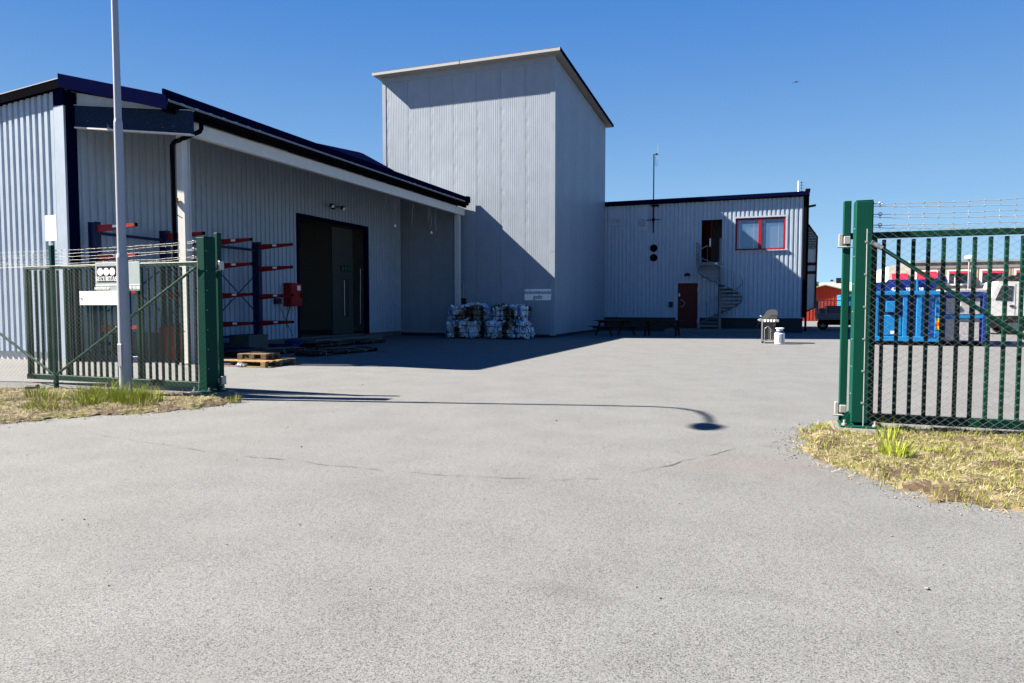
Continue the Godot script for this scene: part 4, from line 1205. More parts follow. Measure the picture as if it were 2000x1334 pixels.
	for k in 70:
		var x := 1.72 + k * 0.16
		pbox(t, "cladding_batten", V(x, 0.05, 0.0), V(x + 0.06, 4.3, 0.035), M.beige)
	pbox(t, "eave_band", V(1.62, 4.352, -9.3), V(26.3, 4.80, 0.06), M.eave_band)
	pbox(t, "roof", V(1.5, 4.802, -9.4), V(26.4, 4.95, 0.13), M.roof_pale)
	for k in 7:
		var x := 2.0 + k * 2.18
		var w2 := pbox(t, "window", V(x - 0.12, 3.02, 0.036), V(x + 1.42, 4.22, 0.09), M.sign_white)
		pbox(w2, "pane", V(x, 3.16, 0.091), V(x + 1.3, 4.08, 0.10), M.dark_pane)
		pbox(w2, "mullion", V(x + 0.36, 3.16, 0.101), V(x + 0.42, 4.08, 0.12), M.sign_white)
		var aw := G.new()
		var dr := 0.55 if k < 1 else 0.12
		aw.prism(PackedVector2Array([Vector2(0.10, 4.10), Vector2(0.16, 4.12), Vector2(0.25 + dr, 4.05 - dr), Vector2(0.20 + dr, 4.02 - dr)]), V(x - 0.02, 0, 0), Vector3.BACK, Vector3.UP, V(1.34, 0, 0))
		part(w2, "awning", aw, M.awning)
	var aw2 := G.new()
	aw2.prism(PackedVector2Array([Vector2(0, 4.0), Vector2(-0.1, 3.9), Vector2(0.5, 3.2), Vector2(0.62, 3.2)]), V(0.25, 0, 0.06), Vector3.BACK, Vector3.UP, V(1.1, 0, 0))
	part(t, "end_awning", aw2, M.awning)
	# distant yard lamp
	t = thing("yard_lamp", "slim distant lamp column with a white lantern in front of the beige block", "lamp", V(12.6, 0, -55))
	g2 = G.new()
	g2.tube([V(0, 0, 0), V(0, 4.6, 0)], 0.05, 8)
	part(t, "column", g2, M.zinc)
	g2 = G.new()
	g2.lathe(V(0, 4.6, 0), [Vector2(0.05, 0), Vector2(0.28, 0.06), Vector2(0.25, 0.22), Vector2(0.0, 0.3)], 12)
	part(t, "lantern", g2, M.sign_white)
	tree(V(5.6, 0, -95), 4.9, 1.5, "small round yellow green tree behind the red shed", 900)
	tree(V(7.6, 0, -96), 4.4, 1.5, "low yellow green tree behind the dark roofed store", 600)
	tree(V(11.4, 0, -90), 4.9, 1.7, "yellow green tree at the end of the beige office block", 700)
	# soaring bird
	t = thing("bird", "small dark bird gliding high in the clear sky", "bird", V(0.98, 12.71, -38.0), "", 1.2)
	g2 = G.new()
	g2.tube([V(-0.20, -0.01, 0), V(-0.1, 0, 0), V(0.05, 0.0, 0), V(0.18, 0.0, 0), V(0.30, -0.01, 0)], [0.01, 0.045, 0.05, 0.03, 0.02], 8)
	for s in [-1.0, 1.0]:
		var p := [V(-0.06, 0.03, 0.03 * s), V(0.09, 0.03, 0.03 * s), V(0.06, 0.03 - 0.02, 0.22 * s), V(-0.02, 0.05 - 0.04, 0.24 * s), V(0.10, -0.07, 0.52 * s)]
		g2.qd(p[0], p[1], p[2], p[3], Vector3.UP)
		g2.t3(p[3], p[2], p[4], Vector3.UP)
	part(t, "body", g2, M.feather).scale = Vector3.ONE * 0.5

# ---------------------------------------------------------------- gate, fence, lamp, signs
func chain_link(g: G, x0: float, x1: float, y0: float, y1: float, z: float, r := 0.0013) -> void:
	var w := 0.050; var h := 0.075
	var n := int((x1 - x0) / w)
	var rows := int((y1 - y0) / h)
	for i in n:
		var xc := x0 + (i + 0.5) * w
		var ps := []
		for k in rows * 2 + 1:
			var s := 1.0 if ((k + i) % 2 == 0) else -1.0
			var bow := 0.010 * noise.get_noise_2d(xc * 1.3, k * 0.08)
			ps.append(V(xc + s * (w * 0.5), y0 + k * h * 0.5 * (y1 - y0) / (rows * h), z + bow + 0.0022 * s))
		for k in ps.size() - 1:
			var a: Vector3 = ps[k]; var b: Vector3 = ps[k + 1]
			var d := (b - a).normalized()
			var p := d.cross(Vector3.BACK).normalized() * r
			var q := Vector3.BACK * r
			var ring := [p, (q - p * 0.5) * 1.1, (-q - p * 0.5) * 1.1]
			for j in 3:
				var e0: Vector3 = ring[j]; var e1: Vector3 = ring[(j + 1) % 3]
				g.qd(a + e0, a + e1, b + e1, b + e0, e0 + e1)

func barbed(g: G, a: Vector3, b: Vector3, sag: float) -> void:
	var ps := []
	var n := 40
	for k in n + 1:
		var f := float(k) / n
		ps.append(a.lerp(b, f) + V(0, -sag * 4.0 * f * (1.0 - f) + 0.008 * noise.get_noise_1d(f * 14.0 + a.y * 90.0), 0.006 * noise.get_noise_1d(f * 17.0 + a.y * 50.0)))
	g.tube(ps, 0.0032, 5, false)
	var L := a.distance_to(b)
	for k in int(L / 0.14):
		var f := (k + 0.5) * 0.14 / L
		var p: Vector3 = ps[int(f * n)].lerp(ps[mini(n, int(f * n) + 1)], f * n - int(f * n))
		var an := rng.randf() * TAU
		for s in 2:
			var d := V(rng.randf_range(-0.3, 0.3), sin(an + s * 1.4), cos(an + s * 1.4)).normalized() * 0.017
			g.tube([p - d, p + d], 0.0024, 3, false)
		g.box(p, V(0.018, 0.010, 0.010))

func gate_post(called: String, label: String, x0: float, x1: float, zf: float, h: float) -> void:
	var t := thing(called, label, "gate post", V((x0 + x1) * 0.5, 0, zf - 0.12))
	var w := (x1 - x0)
	var g := G.new()
	g.bev(V(0, h * 0.5 + 0.06, 0), V(w, h - 0.12, 0.24), 0.012)
	part(t, "column", g, M.green)
	pbox(t, "cap", V(-w / 2 + 0.004, h, -0.116), V(w / 2 - 0.004, h + 0.006, 0.116), M.green)
	pbox(t, "base_plate", V(-w / 2 - 0.11, 0.075, -0.22), V(w / 2 + 0.11, 0.095, 0.20), M.green, 0.004)
	for s in [-1.0, 1.0]:
		for zz in [-0.08, 0.08]:
			g = G.new()
			g.prism(PackedVector2Array([Vector2(w / 2, 0.095), Vector2(w / 2 + 0.09, 0.095), Vector2(w / 2 + 0.03, 0.21), Vector2(w / 2, 0.23)]), V(0, 0, zz - 0.005), Vector3.RIGHT * s, Vector3.UP, V(0, 0, 0.010))
			part(t, "gusset", g, M.green)
		for zz in [-0.16, 0.15]:
			g = G.new()
			g.lathe(V((w / 2 + 0.065) * s, 0.095, zz), [Vector2(0.028, 0.0), Vector2(0.028, 0.02), Vector2(0.014, 0.022), Vector2(0.014, 0.06), Vector2(0.0, 0.06)], 8)
			part(t, "anchor_bolt", g, M.zinc)
	pbox(t, "footing", V(-w / 2 - 0.2, -0.06, -0.32), V(w / 2 + 0.2, 0.074, 0.30), M.concrete, 0.03)
	for k in 7:
		g = G.new()
		g.lathe(V(-w / 2 * (1.0 if x0 > 0 else -1.0), 0.45 + k * 0.31, 0.09), [Vector2(0.008, 0), Vector2(0.008, 0.008), Vector2(0.0, 0.010)], 6, Basis(Vector3.BACK, PI / 2 if x0 > 0 else -PI / 2))
		part(t, "rivet", g, M.zinc)

func leaf(label: String, xs: float, xe: float, z: float, ybot: float, ytop: float, stiles: Array, h_stile: float) -> Node3D:
	var t := thing("sliding_gate", label, "gate", V(0, 0, z))
	var d := signf(xe - xs)
	var lo := minf(xs, xe); var hi := maxf(xs, xe)
	var g := G.new()
	g.bev(V((lo + hi) * 0.5, ytop - 0.035, 0), V(hi - lo, 0.07, 0.06), 0.006)
	part(t, "top_rail", g, M.green_bar)
	g = G.new()
	g.bev(V((lo + hi) * 0.5, ybot + 0.05, 0), V(hi - lo, 0.10, 0.08), 0.008)
	part(t, "bottom_rail", g, M.green_bar)
	pbox(t, "leading_post", V(xs - 0.04, ybot - 0.0, -0.05), V(xs + 0.04, h_stile, 0.05), M.green, 0.008)
	for s in stiles:
		pbox(t, "stile", V(s - 0.03, ybot + 0.101, -0.03), V(s + 0.03, ytop - 0.071, 0.03), M.green_bar, 0.005)
	var b := G.new()
	b.bev(V(0, (ybot + ytop) * 0.5, 0), V(0.038, ytop - ybot - 0.172, 0.038), 0.004)
	var bm := b.mesh()
	var x := xs + d * (0.39 if d > 0.0 else 0.36)
	while (x - xe) * d < -0.05:
		var clear := true
		for s in stiles:
			if absf(s - x) < 0.06:
				clear = false
		if clear:
			pm(t, "bar", bm, M.green_bar, Transform3D(Basis(), V(x, 0, 0)))
		x += d * 0.148
	# guide rollers and catch on the leading post
	for y in [0.13 + ybot, ytop - 0.10]:
		pbox(t, "roller_bracket", V(xs - d * 0.085, y - 0.05, -0.045), V(xs - d * 0.041, y + 0.09, 0.05), M.steel, 0.006)
		pbox(t, "roller_bracket", V(xs - 0.035, y - 0.03, 0.051), V(xs + 0.035, y + 0.06, 0.09), M.zinc, 0.006)
		g = G.new()
		g.tube([V(xs - d * 0.10, y - 0.06, 0.06), V(xs + d * 0.12, y - 0.06, 0.08)], 0.012, 6)
		part(t, "catch_rod", g, M.zinc)
	return t

func fence_side() -> void:
	gate_post("gate_post", "green steel gate post beside the lamp post and the security sign", -8.48, -8.31, -8.4, 2.53)
	gate_post("gate_post", "green steel gate post on a concrete footing beside the dry grass verge", 0.87, 1.05, -8.6, 2.62)
	leaf("green barred sliding gate leaf slid open behind the fence with the signs", -8.52, -13.15, -8.9, 0.07, 2.19, [-12.08, -12.55, -10.3, -13.1], 2.64)
	leaf("green barred sliding gate leaf slid open in front of the blue containers", 0.81, 5.6, -8.9, 0.10, 2.29, [1.10, 3.6, 5.5], 2.66)
	# fence with signs
	var t := thing("chain_link_fence", "chain link fence with barbed wire carrying the signs behind the lamp post", "fence", V(0, 0, -8.36))
	var g := G.new()
	chain_link(g, -16.2, -8.40, 0.10, 2.14, 0.0, 0.0009)
	part(t, "wire_mesh", g, M.wire, true)
	for x in [-11.72, -15.3]:
		pbox(t, "post", V(x - 0.03, -0.05, -0.075), V(x + 0.03, 2.50, -0.008), M.green, 0.006)
	g = G.new()
	g.tube([V(-8.44, 0.12, 0.004), V(-8.41, 2.20, 0.004)], 0.006, 6)
	part(t, "edge_rod", g, M.zinc)
	for q in [[V(-11.70, 0.24, -0.03), V(-8.47, 2.06, -0.03)], [V(-11.74, 0.24, -0.03), V(-15.3, 2.05, -0.03)]]:
		g = G.new()
		g.tube(q, 0.021, 8)
		part(t, "brace", g, M.green)
	for k in 3:
		for j in 2:
			g = G.new()
			barbed(g, V(-8.48, 2.46 - k * 0.12 - j * 0.02, -0.05), V(-15.3, 2.44 - k * 0.10 - j * 0.045, -0.05), 0.05 + 0.03 * j)
			part(t, "barbed_wire", g, M.wire)
		g = G.new()
		var ring := []
		for i in 9:
			ring.append(V(-8.52 - 0.02 * (1 - cos(TAU * i / 8.0)), 2.455 - k * 0.12 + 0.022 * sin(TAU * i / 8.0), -0.045))
		g.tube(ring, 0.006, 5, false)
		part(t, "wire_eye", g, M.zinc)
	g = G.new()
	g.tube([V(-16.2, 2.135, 0.0), V(-8.42, 2.135, 0.0)], 0.005, 5)
	part(t, "tension_wire", g, M.wire)
	t = thing("chain_link_fence", "chain link fence with barbed wire above the dry grass verge", "fence", V(0, 0, -8.56))
	g = G.new()
	chain_link(g, 0.99, 5.6, 0.03, 2.31, 0.0)
	part(t, "wire_mesh", g, M.wire, true)
	g = G.new()
	g.tube([V(0.995, 0.10, 0.004), V(0.985, 2.30, 0.004)], 0.006, 6)
	part(t, "edge_rod", g, M.zinc)
	for k in 6:
		pbox(t, "mesh_clip", V(0.965, 0.35 + k * 0.36, 0.0), V(0.99, 0.368 + k * 0.36, 0.014), M.zinc)
	g = G.new()
	g.tube([V(1.03, 2.155, -0.03), V(1.14, 2.085, -0.03)], 0.027, 8)
	part(t, "brace_socket", g, M.zinc)
	g = G.new()
	g.tube([V(1.11, 2.105, -0.03), V(3.9, 0.10, -0.03)], 0.022, 8)
	part(t, "brace", g, M.green)
	pbox(t, "post", V(3.95, -0.05, -0.07), V(4.01, 2.62, -0.01), M.green)
	for k in 3:
		for j in 2:
			g = G.new()
			barbed(g, V(1.05, 2.585 - k * 0.118 - j * 0.028, -0.10), V(4.0, 2.60 - k * 0.118 - j * 0.05, -0.05), 0.03 + 0.02 * j)
			part(t, "barbed_wire", g, M.zinc)
		g = G.new()
		var ring := []
		for i in 9:
			ring.append(V(1.12 + 0.018 * cos(TAU * i / 8.0), 2.585 - k * 0.118 + 0.018 * sin(TAU * i / 8.0), -0.09))
		g.tube([V(1.05, 2.585 - k * 0.118, -0.1), V(1.10, 2.585 - k * 0.118, -0.09)], 0.005, 5)
		g.tube(ring, 0.005, 5, false)
		part(t, "wire_eye", g, M.zinc)
	# signs on the fence
	var s := thing("security_sign", "grey security company sign with three white dots on the fence", "sign", V(-10.10, 1.93, -8.335))
	pbox(s, "plate", V(-0.50, -0.235, -0.006), V(0.50, 0.235, 0.004), M.sign_grey, 0.003)
	pbox(s, "logo_field", V(-0.455, -0.085, 0.005), V(-0.02, 0.175, 0.008), M.sign_dark)
	for k in 3:
		g = G.new()
		g.lathe(V(-0.375 + k * 0.137, 0.082, 0.009), [Vector2(0.064, 0.0), Vector2(0.064, 0.003), Vector2(0.0, 0.003)], 28, Basis(Vector3.RIGHT, PI / 2))
		part(s, "logo_dot", g, M.sign_white)
	text(s, "lettering", "SECURITAS", V(-0.238, -0.035, 0.010), 0.074, M.sign_white, "Droid Serif", 700, 0.82)
	pbox(s, "stripe", V(-0.50, -0.146, 0.005), V(0.50, -0.134, 0.0075), M.sign_white)
	text(s, "lettering", "securitas.se", V(-0.35, -0.188, 0.007), 0.048, M.sign_white, "Droid Sans", 700, 0.9)
	text(s, "lettering", "010-470 10 00", V(0.29, -0.188, 0.007), 0.052, M.sign_white, "Droid Sans", 700, 0.9)
	text(s, "lettering", "tta", V(0.115, 0.13, 0.007), 0.055, M.sign_white, "Droid Sans", 700, 0.95)
	s = thing("blank_sign", "long blank white sign fixed below the security sign", "sign", V(-10.44, 1.575, -8.33))
	pbox(s, "plate", V(-0.54, -0.115, -0.006), V(0.54, 0.115, 0.004), M.sign_white, 0.003)
	for x in [-0.5, 0.5]:
		pbox(s, "clip", V(x - 0.012, -0.012, 0.0045), V(x + 0.012, 0.012, 0.012), M.zinc)
	s = thing("blank_sign", "upright blank white sign plate held above the fence post", "sign", V(-11.71, 2.79, -8.40))
	pbox(s, "plate", V(-0.14, -0.22, 0.0), V(0.14, 0.22, 0.008), M.sign_white, 0.003)
	pbox(s, "bracket", V(-0.02, -0.42, -0.04), V(0.02, -0.1, -0.002), M.zinc)
	# lamp post
	t = thing("lamp_post", "tall grey stepped steel lamp post standing in the grass before the fence", "lamp post", V(-9.52, 0, -7.95))
	g = G.new()
	g.lathe(V(0, 0, 0), [Vector2(0.092, -0.2), Vector2(0.085, 2.10), Vector2(0.084, 2.20), Vector2(0.070, 2.27), Vector2(0.070, 2.28)], 18)
	part(t, "lower_shaft", g, M.pole)
	g = G.new()
	g.lathe(V(0, 0, 0), [Vector2(0.066, 2.26), Vector2(0.063, 4.22), Vector2(0.062, 4.28), Vector2(0.050, 4.35), Vector2(0.050, 4.36)], 18)
	part(t, "middle_shaft", g, M.pole)
	g = G.new()
	g.tube([V(0, 4.34, 0), V(0, 6.6, 0), V(0.0, 7.2, 0.03), V(0.02, 7.5, 0.14), V(0.05, 7.72, 0.40), V(0.09, 7.82, 0.80), V(0.13, 7.86, 1.35)], [0.052, 0.046, 0.043, 0.041, 0.039, 0.037, 0.035], 14)
	part(t, "upper_shaft", g, M.pole)
	g = G.new()
	g.lathe(V(0.16, 7.78, 1.62), [Vector2(0.0, -0.02), Vector2(0.15, -0.02), Vector2(0.175, 0.0), Vector2(0.16, 0.06), Vector2(0.10, 0.13), Vector2(0.0, 0.16)], 24, Basis().scaled(V(1, 1, 1.6)))
	var hd := part(t, "lamp_head", g, M.pole)
	g = G.new()
	g.lathe(V(0.16, 7.70, 1.62), [Vector2(0.0, 0.0), Vector2(0.10, 0.02), Vector2(0.14, 0.058)], 20)
	part(hd, "lamp_glass", g, M.sign_white)
	pbox(t, "service_hatch", V(-0.04, 0.5, 0.088), V(0.04, 0.85, 0.099), M.pole, 0.003)

# ---------------------------------------------------------------- under the canopy
func pallet(label: String, at: Vector3, L: float, Wd: float, m: Material, turn := 0.0) -> void:
	var t := thing("wooden_pallet", label, "pallet", at, "wooden pallets", turn)
	for k in 5:
		var z := -Wd / 2 + 0.07 + k * (Wd - 0.14) / 4.0
		pbox(t, "deck_board", V(-L / 2, 0.122, z - 0.065), V(L / 2, 0.144, z + 0.065), m, 0.003)
	for i in 3:
		var x := -L / 2 + 0.07 + i * (L - 0.14) / 2.0
		pbox(t, "cross_board", V(x - 0.07, 0.100, -Wd / 2), V(x + 0.07, 0.1215, Wd / 2), m, 0.003)
		for k in 3:
			var z := -Wd / 2 + 0.05 + k * (Wd - 0.10) / 2.0
			pbox(t, "block", V(x - 0.07, 0.0225, z - 0.05), V(x + 0.07, 0.0995, z + 0.05), m, 0.003)
	for k in 3:
		var z := -Wd / 2 + 0.05 + k * (Wd - 0.10) / 2.0
		pbox(t, "bottom_board", V(-L / 2, 0.0, z - 0.05), V(L / 2, 0.022, z + 0.05), m, 0.003)

func bundle(label: String, a: Vector3, b: Vector3, w: float, h: float, sd: float) -> void:
	# long stack wrapped in film: crumpled rounded box
	var t := thing("wrapped_bundle", label, "bundle", (a + b) * 0.5)
	var d := (b - a)
	var L := d.length()
	var u := d / L
	var s := u.cross(Vector3.UP)
	var g := G.new()
	var n := 44; var m := 18
	var at := func(i: int, j: int) -> Vector3:
		var an := TAU * j / m
		var cx := signf(cos(an)) * pow(absf(cos(an)), 0.45) * w / 2; var cy := signf(sin(an)) * pow(absf(sin(an)), 0.45) * h / 2
		var f := float(i) / n
		var sh := 1.0 if i > 0 and i < n else 0.75
		var x := (f - 0.5) * L
		var k := 1.0 + 0.10 * noise.get_noise_3d(x * 2.2 + sd, cx * 3.0, cy * 5.0) + 0.05 * noise.get_noise_3d(x * 7.0, cx * 9.0 + sd, cy * 12.0)
		return u * x + s * cx * k * sh + V(0, maxf(0.0, h / 2 + cy * k * sh - 0.01 + 0.025 * noise.get_noise_1d(x * 0.8 + sd) * (1.0 if cy > 0 else 0.0)), 0)
	for i in n:
		for j in m:
			var p: Vector3 = at.call(i, j)
			g.qd(p, at.call(i + 1, j), at.call(i + 1, (j + 1) % m), at.call(i, (j + 1) % m), p - V(0, h / 2, 0) - u * ((float(i) / n - 0.5) * L))
	for e in [0, n]:
		for j in range(1, m - 1):
			g.t3(at.call(e, 0), at.call(e, j), at.call(e, j + 1), u * (1.0 if e else -1.0))
	part(t, "film_wrap", g, M.black_film)
	for f in [-0.3, 0.0, 0.28]:
		g = G.new()
		var ring := []
		for j in m + 1:
			var p: Vector3 = at.call(int((f + 0.5) * n), j % m)
			ring.append(p + (p - V(0, h / 2, 0) - u * f * L).normalized() * 0.006)
		g.tube(ring, 0.006, 4, false)
		part(t, "strap", g, M.zinc)

func crate(label: String, at: Vector3, w: float, h: float, d: float, m: Material, group: String) -> void:
	var t := thing("plastic_crate", label, "crate", at, group)
	pbox(t, "floor", V(-w / 2 + 0.02, 0.0, -d / 2 + 0.02), V(w / 2 - 0.02, 0.02, d / 2 - 0.02), m)
	var g := G.new()
	for q in [[-w / 2, -d / 2, w / 2, -d / 2 + 0.02], [-w / 2, d / 2 - 0.02, w / 2, d / 2], [-w / 2, -d / 2 + 0.02, -w / 2 + 0.02, d / 2 - 0.02], [w / 2 - 0.02, -d / 2 + 0.02, w / 2, d / 2 - 0.02]]:
		g.bx(V(q[0], 0.0, q[1]), V(q[2], h, q[3]))
	part(t, "side", g, m)
	pbox(t, "rim", V(-w / 2 - 0.015, h - 0.05, d / 2), V(w / 2 + 0.015, h - 0.02, d / 2 + 0.015), m)
	pbox(t, "rim", V(w / 2, h - 0.05, -d / 2), V(w / 2 + 0.015, h - 0.02, d / 2), m)
	for k in 4:
		pbox(t, "rib", V(-w / 2 + 0.05 + k * (w - 0.12) / 3.0, 0.01, d / 2), V(-w / 2 + 0.07 + k * (w - 0.12) / 3.0, h - 0.051, d / 2 + 0.012), m)

func under_canopy() -> void:
	# cantilever rack: four columns, tapering red arms
	var t := thing("cantilever_rack", "cantilever storage rack with dark blue columns and red arms along the warehouse wall", "rack")
	var zs := [-12.98, -15.2, -17.1, -19.0]
	var arm := G.new()
	arm.prism(PackedVector2Array([Vector2(0, -0.10), Vector2(1.32, 0.005), Vector2(1.32, 0.085), Vector2(0, 0.085)]), V(0, 0, -0.035), Vector3.RIGHT, Vector3.UP, V(0, 0, 0.07))
	var armm := arm.mesh()
	var lab := _box_g(V(0.55, 0.0, 0.036), V(0.72, 0.065, 0.040)).mesh()
	for z in zs:
		var g := G.new()
		g.bx(V(-16.62, 0.0, z - 0.085), V(-16.60, 3.62, z + 0.085)); g.bx(V(-16.38, 0.0, z - 0.085), V(-16.36, 3.62, z + 0.085)); g.bx(V(-16.60, 0.0, z - 0.012), V(-16.38, 3.62, z + 0.012))
		part(t, "column", g, M.rack_blue)
		pbox(t, "foot", V(-16.62, 0.0, z - 0.08), V(-15.0, 0.16, z + 0.08), M.rack_blue, 0.008)
		for y in [3.45, 2.70, 1.76, 0.86]:
			var a := pm(t, "arm", armm, M.rack_red, Transform3D(Basis(), V(-16.355, y, z)))
			pm(a, "load_label", lab, M.sign_white)
			pbox(a, "end_stop", V(1.30, 0.0, -0.037), V(1.335, 0.09, 0.037), M.black_metal)
	for i in 3:
		var a: float = zs[i]; var b: float = zs[i + 1]
		pbox(t, "tie", V(-16.52, 3.30, b + 0.09), V(-16.46, 3.38, a - 0.09), M.rack_blue)
		pbox(t, "tie", V(-16.52, 0.40, b + 0.09), V(-16.46, 0.48, a - 0.09), M.rack_blue)
		if i != 1 or true:
			var g := G.new()
			g.beam(V(-16.45, 2.55, a - 0.1), V(-16.45, 1.20, b + 0.1), 0.012, 0.035)
			part(t, "cross_brace", g, M.rack_blue)
			g = G.new()
			g.beam(V(-16.43, 1.20, a - 0.1), V(-16.43, 2.55, b + 0.1), 0.012, 0.035)
			part(t, "cross_brace", g, M.rack_blue)
	# hose cabinet beside the door
	var h := thing("hose_cabinet", "red wall cabinet with a white label beside the warehouse doorway", "cabinet", V(-16.95, 1.86, -21.2))
	pbox(h, "case", V(0, -0.43, -0.34), V(0.34, 0.43, 0.30), M.red, 0.012)
	pbox(h, "door", V(0.342, -0.41, -0.32), V(0.365, 0.41, 0.28), M.red, 0.006)
	pbox(h, "label", V(0.366, 0.16, -0.22), V(0.370, 0.34, -0.04), M.sign_white)
	pbox(h, "latch", V(0.366, -0.10, -0.28), V(0.39, 0.08, -0.22), M.black_metal)
	# broom and shovel leaning on the wall
	t = thing("push_broom", "push broom leaning head up against the warehouse wall by the red cabinet", "broom", V(-16.55, 0, -20.7))
	var g := G.new()
	g.tube([V(0.12, 0.02, -0.25), V(-0.33, 1.55, 0.18)], 0.015, 6)
	part(t, "handle", g, M.pine)
	pbox(t, "head", V(-0.38, 1.52, 0.02), V(-0.28, 1.60, 0.36), M.plastic_dark, 0.01)
	pbox(t, "bristles", V(-0.37, 1.601, 0.03), V(-0.29, 1.72, 0.35), M.plastic_dark)
	t = thing("hose", "black hose hanging from the rack arm beside the red cabinet", "hose", V(-15.3, 0, -19.15))
	g = G.new()
	g.tube([V(0, 2.0, 0), V(0.06, 1.7, 0.02), V(-0.02, 1.35, -0.03), V(-0.12, 1.0, 0.0), V(-0.1, 0.7, 0.02)], 0.014, 6)
	part(t, "tube", g, M.rubber)
	t = thing("hose_reel", "blue hose reel lying at the foot of the warehouse wall", "hose reel", V(-16.1, 0.0, -20.35))
	g = G.new()
	for k in 3:
		var ring := []
		for i in 21:
			ring.append(V((0.30 - k * 0.02) * cos(TAU * i / 20.0), 0.05 + k * 0.07, (0.30 - k * 0.02) * sin(TAU * i / 20.0)))
		g.tube(ring, 0.04, 8, false)
	part(t, "coil", g, M.skip_dark)
	g = G.new()
	g.lathe(Vector3.ZERO, [Vector2(0.12, 0.0), Vector2(0.12, 0.25), Vector2(0.0, 0.25)], 14)
	part(t, "hub", g, M.plastic_dark)
	pallet("pale wooden pallet lying in the sun at the edge of the canopy shadow", V(-11.78, 0.0, -13.48), 1.50, 1.12, M.pine)
	pallet("short broken pallet lying on top of the pale wooden pallet", V(-11.75, 0.1442, -13.55), 0.78, 0.62, M.pine_old, 0.12)
	t = thing("crumpled_paper", "white crumpled wrapper under the pale wooden pallet edge", "wrapper", V(-11.75, 0.02, -12.88))
	g = G.new()
	for k in 14:
		var c := V(rng.randf_range(-0.1, 0.1), rng.randf_range(0.0, 0.04), rng.randf_range(-0.05, 0.05))
		var b := Basis(V(rng.randfn(), rng.randfn(), rng.randfn()).normalized(), rng.randf() * TAU)
		g.qd(c - b.x * 0.06, c - b.y * 0.04, c + b.x * 0.06, c + b.y * 0.04, b.z)
	part(t, "sheet", g, M.sign_white)
	bundle("long glossy black film wrapped bundle lying on the yard by the pallets", V(-12.5, 0, -16.2), V(-12.15, 0, -19.1), 0.85, 0.15, 3.0)
	bundle("black film wrapped bundle lying between the pallets and the cantilever rack", V(-14.2, 0, -15.3), V(-14.0, 0, -18.4), 0.95, 0.17, 17.0)
	bundle("black film wrapped bundle lying before the warehouse doorway", V(-14.9, 0, -19.6), V(-14.6, 0, -23.6), 0.9, 0.16, 31.0)
	crate("red plastic crate on the ground behind the fence", V(-15.45, 0.165, -14.5), 0.62, 0.34, 0.5, M.crate_red, "red crates by the rack")
	crate("red plastic crate stacked on another red crate behind the fence", V(-15.45, 0.505, -14.5), 0.62, 0.34, 0.5, M.crate_red, "red crates by the rack")
	crate("red plastic crate with nothing on it beside the red crate stack", V(-14.7, 0.0, -14.0), 0.62, 0.36, 0.5, M.crate_red, "red crates by the rack")
	crate("large grey green plastic box beside the red crates", V(-16.0, 0.17, -13.75), 0.9, 0.55, 0.7, M.crate_grey, "")
	crate("grey green plastic box against the wall below the rack cross brace", V(-16.1, 0.02, -18.1), 0.8, 0.48, 0.9, M.crate_grey, "")
	t = thing("loose_plank", "thin loose lath lying beside the glossy black bundle", "plank", V(-11.75, 0, -19.0))
	g = G.new()
	g.box(V(0, 0.012, 0), V(0.05, 0.02, 0.9), Basis(Vector3.UP, 1.2))
	part(t, "lath", g, M.pine)

